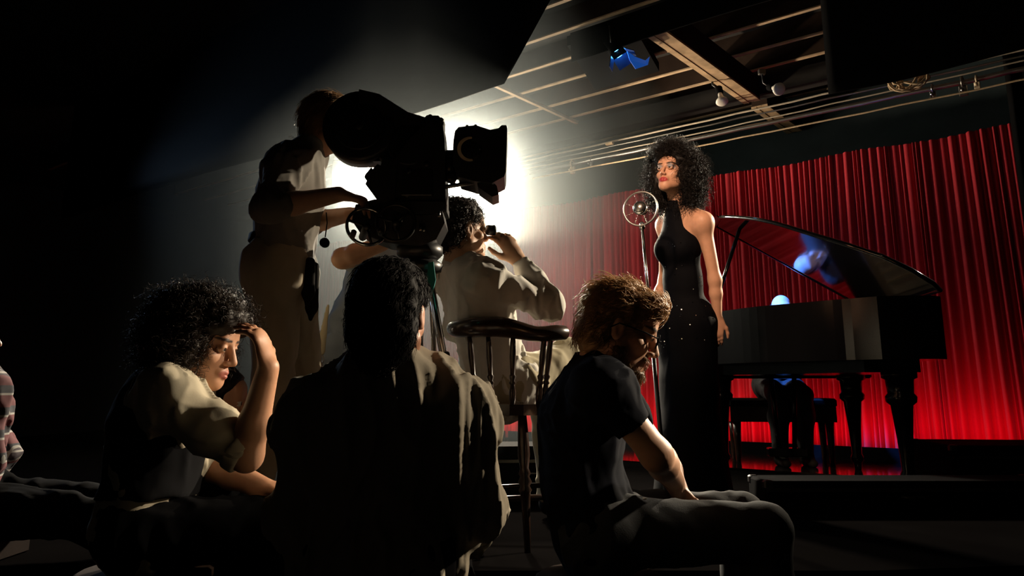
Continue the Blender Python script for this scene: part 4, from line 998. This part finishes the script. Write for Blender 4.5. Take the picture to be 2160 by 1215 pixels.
P1, Q1 = hair_shell(hd, [((0, -.018, .052), (.085, .105, .080)), ((0, -.06, -.005), (.080, .065, .095))], [((0, .105, -.01), (.09, .085, .085)), ((0, .0, -.11), (.09, .09, .06))], .004, 50, 5, .006)
S1 = strands(P1, Q1, hd, 2000, lambda L: np.stack([L[:, 0]*0, -.5-L[:, 1]*0, -.9+L[:, 2]*4], 1), .06, .0013, 3)
p.part('hair', 'hair_brown', *joinPQ((P1, Q1), S1))
# ---------------- assistant behind the camera
BD = 3.72
hd = Head(U(872, 440, BD), (1, .2, -.1))
J = dict(neck=U(836, 510, BD), chest=U(792, 590, BD), pelvis=U(718, 745, BD), shR=U(800, 545, BD-.17), shL=U(815, 540, BD+.17), elR=U(722, 545, BD-.34), wrR=U(806, 516, BD-.46), elL=U(800, 640, BD+.25), wrL=U(870, 600, BD+.1))
for q, sg in (('R', -1), ('L', 1)):
    J['hip'+q] = J['pelvis']+V((0, .085*sg, -.03)); J['kn'+q] = V((J['pelvis'].x+.06, J['pelvis'].y+.1*sg, STAGE+.45)); J['an'+q] = V((J['pelvis'].x-.04, J['pelvis'].y+.1*sg, STAGE+.08)); J['to'+q] = J['an'+q]+V((.15, 0, -.045))
p = Person('crew member in blue-grey clothes bending behind the film camera with one bare arm out', J, (1, 0, -.3), hd, V((J['pelvis'].x, J['pelvis'].y, STAGE)), (.48, .26, .15)); p.report('B'); J = p.J
p.body([hand(J['wrR'], (1, .1, .3), (0, .5, -1), 1, .6), hand(J['wrL'], (1, 0, .1), (0, 0, -1), -1, .5)], .011, .008)
p.wear('shirt', 'bluegrey', torso(J, p.ft, .018, 1)+arm(J, 'R', .014, lower=False, upto=.75)+arm(J, 'L', .014, lower=False, upto=.9), .009, fold(.012, 10, 31, (1, 1, .6)))
p.trousers('bluegrey', .022, fold(.014, 9, 33, (1, 1, .5))); p.shoes()
c = U(690, 700, BD-.30); p.wear('hanging_slate_strap', 'khaki', [cone(U(692, 645, BD-.28), U(676, 740, BD-.3), .008, .022, sq=(0, 1, 0), s=.45, k=.01)], .006)
MB().ring(U(672, 758, BD-.3), (0, 1, 0), .022, .004, 20, 6).build('strap_ring', M['steel'], p.t)
P1, Q1 = hair_shell(hd, [((0, -.018, .05), (.084, .104, .078)), ((0, -.06, -.005), (.078, .062, .09))], [((0, .105, -.01), (.09, .085, .085))], .004, 50, 6, .008)
p.part('hair', 'hair_dark', P1, Q1)
# ---------------- man in the white shirt
WD = 3.30
hd = Head(U(975, 486, WD), (.86, .50, .06), (0, 0, 1), 1.0)
J = dict(neck=U(968, 562, WD), chest=U(1015, 655, WD+.02), pelvis=U(1052, 812, WD+.03), shR=U(1022, 590, WD-.15), shL=U(960, 592, WD+.16), elR=U(1158, 642, WD-.08), wrR=U(1096, 552, WD+.0), elL=U(965, 690, WD+.35), wrL=U(1060, 740, WD+.42))
J['hipR'] = J['pelvis']+V((.07, -.06, 0)); J['hipL'] = J['pelvis']+V((-.04, .08, 0)); J['knR'] = U(1200, 752, WD+.22); J['knL'] = U(1150, 775, WD+.46)
for q in 'RL': J['an'+q] = V((J['kn'+q].x+.02, J['kn'+q].y+.03, STAGE+.09)); J['to'+q] = J['an'+q]+V((.1, .1, -.05))
p = Person('seated man in a white shirt raising a viewing glass to his eye', J, (.93, .36, 0), hd, V((J['pelvis'].x, J['pelvis'].y, STAGE)), (.46, .26, .155)); p.report('S'); J = p.J
hv = U(1046, 474, WD+.02)-J['wrR']
p.body([hand(J['wrR'], hv, (-.45, .85, -.1), 1, .45, 1.12, .8), hand(J['wrL'], (.6, .5, 0), (0, 0, -1), -1, .4)], .010, .0045)
p.wear('shirt', 'shirt_white', torso(J, p.ft, .020, 1)+[cone(J['shR'], J['elR'], .066, .060, k=.04), cone(J['elR'], lerp(J['elR'], J['wrR'], .55), .060, .047, k=.03), cone(lerp(J['elR'], J['wrR'], .55), lerp(J['elR'], J['wrR'], .93), .047, .037, k=.01, cap1=True)]+arm(J, 'L', .016, upto=.9), .0075, fold(.015, 11, 41, (1, 1, .8)))
p.wear('collar', 'shirt_white', [cone(J['neck']-ZV*.015, J['neck']+V((.005, .004, .045)), .080, .068, k=.01, cap0=True, cap1=True), cone(J['neck']-ZV*.03, J['neck']+ZV*.07, .058, .058, sub=True, k=.008)], .006)
p.trousers('khaki', .016, fold(.010, 10, 43)); p.shoes()
e = hd.W((.034, .100, 0)); f = V(hd.R[1]); MB().lathe(e, f, [(0, .020), (.008, .022), (.026, .020), (.034, .023)], 18).build('viewing_glass', M['camera_black'], p.t)
P1, Q1 = hair_shell(hd, [((0, -.02, .062), (.095, .11, .078)), ((0, -.065, .0), (.088, .068, .095))], [((0, .105, -.02), (.09, .075, .09)), ((0, .02, -.11), (.10, .10, .065)), ((.085, .005, -.03), (.03, .028, .05)), ((-.085, .005, -.03), (.03, .028, .05))], .008, 60, 8, .006)
C1 = curls(P1, Q1, hd, 1300, .028, .008, .0016, 1.6, .8, .2, 5, 10, 4)
p.part('hair', 'hair_dark', *joinPQ((P1, Q1), C1))
# ---------------- foreground left: curly-haired man with raised forearm
LD = 2.32
hd = Head(U(428, 722, LD), (1, -.12, -.26), (.1, 0, 1), 1.0)
J = dict(neck=U(372, 806, LD), chest=U(345, 892, LD), pelvis=U(315, 1105, LD), shR=U(358, 842, LD-.16), shL=U(385, 836, LD+.16), elR=U(520, 960, LD-.18), wrR=U(566, 775, LD-.20), elL=U(450, 985, LD+.10), wrL=U(560, 1030, LD+.02))
seatlegs(J, (1, .15, 0), (0, -1, 0))
p = Person('curly-haired man in a beige shirt and dark vest holding up his forearm', J, (1, -.1, 0), hd, V((J['pelvis'].x, J['pelvis'].y, 0)), (.52, .27, .16)); p.report('L'); J = p.J
p.body([hand(J['wrR'], (-.35, .1, 1), (-.9, .2, -.3), -1, .55), hand(J['wrL'], (1, 0, 0), (0, 0, -1), -1, .4)], .010, .0042, lips=(.40, .13, .10), brow=(.04, .025, .02))
p.wear('shirt', 'shirt_beige', torso(J, p.ft, .018, 1)+[cone(J['shR'], lerp(J['shR'], J['elR'], .55), .068, .064, k=.04), cone(lerp(J['shR'], J['elR'], .5), lerp(J['shR'], J['elR'], .97), .062, .056, k=.02, cap1=True)]+arm(J, 'L', .016, lower=False, upto=.95), .0075, fold(.015, 12, 51, (1, 1, .8)))
p.wear('cuff', 'shirt_beige', [cone(lerp(J['shR'], J['elR'], .84), lerp(J['shR'], J['elR'], .99), .063, .060, cap0=True, cap1=True, k=.01)], .007, fold(.004, 14, 9))
p.wear('vest', 'vest', [x for x in torso(J, p.ft, .030, 1, skip=('sh',))]+[cone(lerp(J['chest'], J['shR'], .5), lerp(J['shR'], J['neck'], .45), .06, .045, k=.05), cone(lerp(J['chest'], J['shL'], .5), lerp(J['shL'], J['neck'], .45), .06, .045, k=.05)], .009, fold(.006, 9, 52), cuts=((lerp(J['pelvis'], J['chest'], .30), (0, 0, -1)),))
p.wear('collar', 'shirt_beige', [cone(J['neck']-ZV*.02, J['neck']+V((.015, 0, .04)), .082, .070, k=.01, cap0=True, cap1=True), cone(J['neck']-ZV*.03, J['neck']+V((.02, 0, .07)), .060, .060, sub=True, k=.008)], .006)
p.trousers('black_trousers'); p.shoes()
P1, Q1 = hair_shell(hd, [((0, -.03, .07), (.125, .135, .095)), ((0, -.095, .0), (.125, .085, .12)), ((-.085, -.03, .0), (.055, .075, .095)), ((.085, -.03, .0), (.055, .075, .095)), ((0, .06, .09), (.09, .05, .05))], [((0, .115, -.03), (.10, .085, .092)), ((0, .03, -.13), (.10, .11, .06))], .010, 48, 12, .006)
C1 = curls(P1, Q1, hd, 2500, .048, .009, .0012, 1.8, .75, .35, 6, 11, 3, keep=lambda L: ~((L[:, 1] > .05) & (L[:, 2] < .09)))
p.part('hair', 'hair_dark', *joinPQ((P1, Q1), C1))
stool((J['pelvis'].x, J['pelvis'].y, 0), J['pelvis'].z-.125, 'stool under the curly-haired man with the raised forearm')
# ---------------- foreground middle: man seen from behind in a beige jacket
MD = 1.9
hd = Head(U(826, 662, MD), (.22, 1, -.08), (0, 0, 1), 1.02)
J = dict(neck=U(826, 778, MD), chest=U(815, 905, MD), pelvis=U(795, 1180, MD), shR=U(962, 872, MD), shL=U(668, 890, MD), elR=U(1008, 1070, MD-.02), wrR=U(985, 1138, MD+.24), elL=U(630, 1090, MD), wrL=U(720, 1130, MD+.24))
seatlegs(J, (.1, 1, 0), (1, 0, 0), thigh=.40)
p = Person('man seen from behind in a rumpled beige jacket, nearest the viewer', J, (.1, 1, 0), hd, V((J['pelvis'].x, J['pelvis'].y, 0)), (.42, .20, .12)); p.report('M'); J = p.J
p.body([hand(J['wrR'], (-.3, 1, -.1), (0, 0, -1), -1, .4), hand(J['wrL'], (.3, 1, -.1), (0, 0, -1), 1, .4)], .013, .0065, fine_hands=False)
p.wear('jacket', 'jacket_beige', torso(J, p.ft, .030, 1.02)+[cone(J['shR'], J['elR'], .078, .066, k=.05), cone(J['elR'], J['wrR'], .066, .047, k=.03, cap1=True), cone(J['shL'], J['elL'], .078, .066, k=.05), cone(J['elL'], J['wrL'], .066, .047, k=.03, cap1=True)], .007, fold(.018, 13, 61, (1.2, 1, .42)))
p.wear('collar', 'jacket_beige', [cone(J['neck']-ZV*.03, J['neck']+ZV*.035, .094, .078, k=.01, cap0=True, cap1=True), cone(J['neck']-ZV*.05, J['neck']+ZV*.07, .064, .064, sub=True, k=.01)], .006, fold(.005, 14, 62))
p.trousers('black_trousers'); p.shoes()
P1, Q1 = hair_shell(hd, [((0, -.02, .052), (.090, .108, .082)), ((0, -.06, -.03), (.086, .062, .11))], [((0, .105, -.01), (.10, .085, .09)), ((.095, .012, -.02), (.03, .034, .05)), ((-.095, .012, -.02), (.03, .034, .05))], .004, 50, 14, .0055)
S1 = strands(P1, Q1, hd, 3000, lambda L: np.stack([L[:, 0]*0, -.3+L[:, 1]*0, -1+L[:, 2]*3], 1), .035, .0010, 5, lift=.004)
p.part('hair', 'hair_black_dull', *joinPQ((P1, Q1), S1))
stool((J['pelvis'].x, J['pelvis'].y, 0), J['pelvis'].z-.13, 'stool under the man in the beige jacket')
# ---------------- foreground right: bearded man with glasses
RD = 2.3
hd = Head(U(1312, 694, RD), (.90, -.12, -.36), (.3, 0, 1), 1.02)
J = dict(neck=U(1262, 778, RD+.02), chest=U(1232, 880, RD+.04), pelvis=U(1262, 1118, RD+.03), shR=U(1272, 818, RD-.13), shL=U(1275, 806, RD+.20), elR=U(1385, 960, RD-.15), wrR=U(1424, 1016, RD+.06), elL=U(1398, 968, RD+.24), wrL=U(1432, 1036, RD+.10), waist=U(1228, 1000, RD+.04))
seatlegs(J, (1, -.02, 0), (0, -1, 0), kz=U(1610, 1108, RD).z, thigh=.46, spread=.11)
p = Person('bearded man with glasses in a dark T-shirt looking down at his hands', J, (1, -.05, -.2), hd, V((J['pelvis'].x, J['pelvis'].y, 0)), (.52, .29, .18)); p.report('R'); J = p.J
p.body([hand(J['wrR'], (.35, .5, -.55), (-.6, .5, -.3), -1, .6), hand(J['wrL'], (.4, -.5, -.4), (-.4, -.5, -.6), 1, .5)], .010, .0042, lips=(.38, .15, .11), brow=(.05, .03, .02))
p.wear('t_shirt', 'navy', torso(J, p.ft, .016, 1)+arm(J, 'R', .018, lower=False, upto=.60)+arm(J, 'L', .018, lower=False, upto=.60), .008, fold(.011, 10, 71))
p.wear('undershirt_hem', 'shirt_beige', [cone(J['pelvis']+V((.06, -.12, .055)), J['pelvis']+V((.13, -.10, .085)), .025, .018, k=.02), cone(J['pelvis']+V((.10, -.10, .085)), J['pelvis']+V((.12, -.04, .09)), .022, .016, k=.02)], .006, fold(.006, 22, 72))
p.trousers('jeans', .014, fold(.008, 9, 73)); p.shoes()
P1, Q1 = hair_shell(hd, [((0, -.018, .054), (.086, .106, .082)), ((0, -.058, -.02), (.082, .060, .095)), ((0, .06, .088), (.07, .05, .035))], [((0, .115, -.02), (.10, .085, .092)), ((0, .03, -.11), (.10, .10, .06))], .007, 45, 16, .0055)
S1 = strands(P1, Q1, hd, 2800, lambda L: np.stack([L[:, 0]*0, -.75+L[:, 1]*0, -.7+L[:, 2]*6], 1), .050, .0013, 7, lift=.010, jit=.25, wave=.006, keep=lambda L: L[:, 2] > -.055)
p.part('hair', 'hair_blond', *joinPQ((P1, Q1), S1))
P1, Q1 = sculpt([hd.c_((-.058, .005, -.06), (-.014, .070, -.108), .019, .021), hd.c_((.058, .005, -.06), (.014, .070, -.108), .019, .021), hd.e_((0, .078, -.108), (.028, .024, .024)), hd.c_((-.022, .090, -.060), (.022, .090, -.060), .0085, .0085, k=.01)], .005, disp=lambda x, y, z: -.004*(vnoise(x*120, y*120, z*120)*2-1))
S1 = strands(P1, Q1, hd, 900, lambda L: np.stack([L[:, 0]*0, .3+L[:, 1]*0, -1+L[:, 2]*0], 1), .022, .0009, 8, lift=.004)
p.part('beard', 'hair_brown', *joinPQ((P1, Q1), S1))
g = thing('glasses', 'thin dark glasses on the bearded man', 'glasses', hd.W((0, .11, 0)))
b = MB()
for sg in (-1, 1):
    pts = [hd.W((sg*(.034+math.cos(a)*.024), .106, -.002+math.sin(a)*.019)) for a in np.linspace(0, 6.283, 22, endpoint=False)]; b.tube(pts, .0022, 6, closed=True)
b.build('rim', M['black_paint'], g)
for sg in (-1, 1):
    MB().prism([hd.W((sg*(.034+math.cos(a)*.0225), .105, -.002+math.sin(a)*.0175)) for a in np.linspace(0, 6.283, 20, endpoint=False)], V(hd.R[1])*.0015).build('lens', M['glass_dark'], g)
    MB().tube([hd.W((sg*.058, .104, .004)), hd.W((sg*.078, .06, .006)), hd.W((sg*.086, -.01, .004)), hd.W((sg*.083, -.03, -.015))], .002, 6).build('temple', M['black_paint'], g)
MB().tube([hd.W((-.011, .107, .002)), hd.W((0, .115, .006)), hd.W((.011, .107, .002))], .002, 6).build('bridge', M['black_paint'], g)
stool((J['pelvis'].x, J['pelvis'].y, 0), J['pelvis'].z-.125, 'stool under the bearded man with glasses')
# ---------------- crouching man in the dark, behind the curly-haired man
KD = 2.62
hd = Head(U(458, 846, KD), (1, .1, -.1), (0, 0, 1), .95)
J = dict(neck=U(440, 925, KD), chest=U(430, 1010, KD), pelvis=V((U(420, 1100, KD).x, U(420, 1100, KD).y-.05, .16)), shR=U(435, 955, KD-.17), shL=U(445, 950, KD+.08), elR=U(500, 1120, KD-.2), wrR=U(600, 1120, KD-.15), elL=U(520, 1120, KD+.02), wrL=U(610, 1110, KD))
pe = J['pelvis']; J['shL'].y = min(J['shL'].y, 2.62)
for q, sg in (('R', -1), ('L', 1)):
    J['hip'+q] = pe+V((0, .08*sg, 0)); J['kn'+q] = pe+V((.34, .07*sg-.04, .27)); J['an'+q] = pe+V((.42, .06*sg-.05, -.08)); J['to'+q] = J['an'+q]+V((.15, 0, -.04))
p = Person('dark-haired person crouching in the shadow behind the raised forearm', J, (1, 0, 0), hd, V((pe.x, pe.y, 0)), (.42, .22, .14), .95); p.report('K'); J = p.J
p.body([hand(J['wrR'], (1, 0, 0), (0, 0, -1), 1, .5), hand(J['wrL'], (1, 0, 0), (0, 0, -1), -1, .5)], .014, .009, fine_hands=False)
p.wear('sweater', 'vest', torso(J, p.ft, .018, .95)+arm(J, 'R', .014, .95, upto=.95)+arm(J, 'L', .014, .95, upto=.95), .010, fold(.010, 9, 81)); p.trousers('black_trousers'); p.shoes()
P1, Q1 = hair_shell(hd, [((0, -.02, .052), (.090, .108, .082)), ((0, -.06, -.02), (.086, .062, .11))], [((0, .105, -.01), (.10, .085, .09)), ((.09, .012, -.02), (.03, .028, .05)), ((-.09, .012, -.02), (.03, .028, .05))], .005, 50, 17, .007)
p.part('hair', 'hair_black', P1, Q1)
# ---------------- person in plaid at the far left
m = mat('plaid', (.10, .02, .025), .9); nt = m.node_tree; bs = nt.nodes['Principled BSDF']; tc = nt.nodes.new('ShaderNodeTexCoord'); sp_ = nt.nodes.new('ShaderNodeSeparateXYZ'); nt.links.new(tc.outputs['Object'], sp_.inputs[0])
def wv(o, sc0, thr):
    a = nt.nodes.new('ShaderNodeMath'); a.operation = 'MULTIPLY'; a.inputs[1].default_value = sc0; nt.links.new(o, a.inputs[0])
    f = nt.nodes.new('ShaderNodeMath'); f.operation = 'FRACT'; nt.links.new(a.outputs[0], f.inputs[0])
    g_ = nt.nodes.new('ShaderNodeMath'); g_.operation = 'LESS_THAN'; g_.inputs[1].default_value = thr; nt.links.new(f.outputs[0], g_.inputs[0]); return g_.outputs[0]
def mixn(fac, a, c):
    x = nt.nodes.new('ShaderNodeMix'); x.data_type = 'RGBA'; nt.links.new(fac, x.inputs[0])
    if isinstance(a, tuple): x.inputs[6].default_value = (*a, 1)
    else: nt.links.new(a, x.inputs[6])
    x.inputs[7].default_value = (*c, 1); return x.outputs[2]
o = mixn(wv(sp_.outputs[2], 14, .45), (.16, .025, .03), (.02, .02, .03)); o = mixn(wv(sp_.outputs[0], 13, .4), o, (.05, .03, .04)); o = mixn(wv(sp_.outputs[2], 14, .10), o, (.45, .42, .38)); o = mixn(wv(sp_.outputs[0], 13, .08), o, (.40, .38, .34))
nt.links.new(o, bs.inputs['Base Color'])
PD = 2.75
hd = Head(U(-74, 706, PD), (1, .2, 0))
J = dict(neck=U(-72, 778, PD), chest=U(-80, 866, PD), pelvis=U(-92, 1066, PD), shR=U(-47, 828, PD-.16), shL=U(-62, 818, PD+.16), elR=U(-32, 971, PD-.22), wrR=U(-104, 1050, PD-.12), elL=U(-2, 956, PD+.2), wrL=U(-94, 1045, PD+.08))
seatlegs(J, (1, .1, 0), (0, -1, 0), STAGE, STAGE+.17, thigh=.40, an_f=.38)
p = Person('person in a red plaid shirt sitting at the dark left edge', J, (1, -.1, 0), hd, V((J['pelvis'].x, J['pelvis'].y, STAGE)), (.42, .24, .16)); p.report('P'); J = p.J
p.body([hand(J['wrR'], (1, 0, 0), (0, 0, -1), 1, .5), hand(J['wrL'], (1, 0, 0), (0, 0, -1), -1, .5)], .013, .010, fine_hands=False)
p.wear('plaid_shirt', m, torso(J, p.ft, .020, 1)+arm(J, 'R', .018, upto=.9)+arm(J, 'L', .018, upto=.9), .009, fold(.012, 10, 91)); p.trousers('black_trousers'); p.shoes()
P1, Q1 = hair_shell(hd, [((0, -.02, .052), (.088, .106, .080)), ((0, -.06, -.02), (.083, .062, .11))], [((0, .105, -.01), (.10, .085, .09))], .005, 50, 18, .007)
p.part('hair', 'hair_black', P1, Q1)
hb = (J['pelvis'].z-.12-STAGE)/2; c = V((J['pelvis'].x, J['pelvis'].y, STAGE))
t = thing('apple_box', 'flat wooden box under the person in the plaid shirt', 'box', c)
MB().obox(c + V((0, 0, hb)), (.16, 0, 0), (0, .2, 0), (0, 0, hb), .006).build('body', M['joist_dark'], t)
MB().obox(c + V((0, -.2015, hb)), (.04, 0, 0), (0, .0025, 0), (0, 0, hb*.35), .001).build('hand_hole', M['black_paint'], t)
# ---------------- pianist
hd = Head(V((2.19, 6.36, 1.555)), (-.12, -1, -.45), (0, 0, 1), 1.0)
J = dict(neck=V((2.2, 6.50, 1.43)), chest=V((2.2, 6.56, 1.25)), pelvis=V((2.2, 6.62, .96)), shR=V((2.01, 6.53, 1.37)), shL=V((2.39, 6.53, 1.37)), elR=V((1.93, 6.46, 1.10)), elL=V((2.47, 6.46, 1.10)), wrR=V((2.02, 6.27, 1.17)), wrL=V((2.36, 6.25, 1.17)))
seatlegs(J, (-.1, -1, 0), (-1, 0, 0), STAGE, kz=.88, thigh=.40)
p = Person('bald pianist in a dark suit half hidden behind the piano', J, (0, -1, 0), hd, V((2.2, 6.62, STAGE)), (.62, .50, .47)); p.report('Pi'); J = p.J
p.body([hand(J['wrR'], (0, -1, -.1), (0, 0, -1), 1, .5), hand(J['wrL'], (0, -1, -.1), (0, 0, -1), -1, .5)], .014, .0075, fine_hands=False)
p.wear('suit_jacket', 'suit_dark', torso(J, p.ft, .022, 1)+arm(J, 'R', .016, upto=.92)+arm(J, 'L', .016, upto=.92), .010, fold(.008, 9, 95)); p.trousers('suit_dark'); p.shoes()
P1, Q1 = hair_shell(hd, [((0, -.07, -.005), (.082, .052, .055)), ((.072, -.02, -.0), (.016, .05, .035)), ((-.072, -.02, -.0), (.016, .05, .035))], [((.09, .01, -.02), (.02, .022, .04)), ((-.09, .01, -.02), (.02, .022, .04))], .005, 50, 19, .006)
p.part('hair', 'hair_black', P1, Q1)
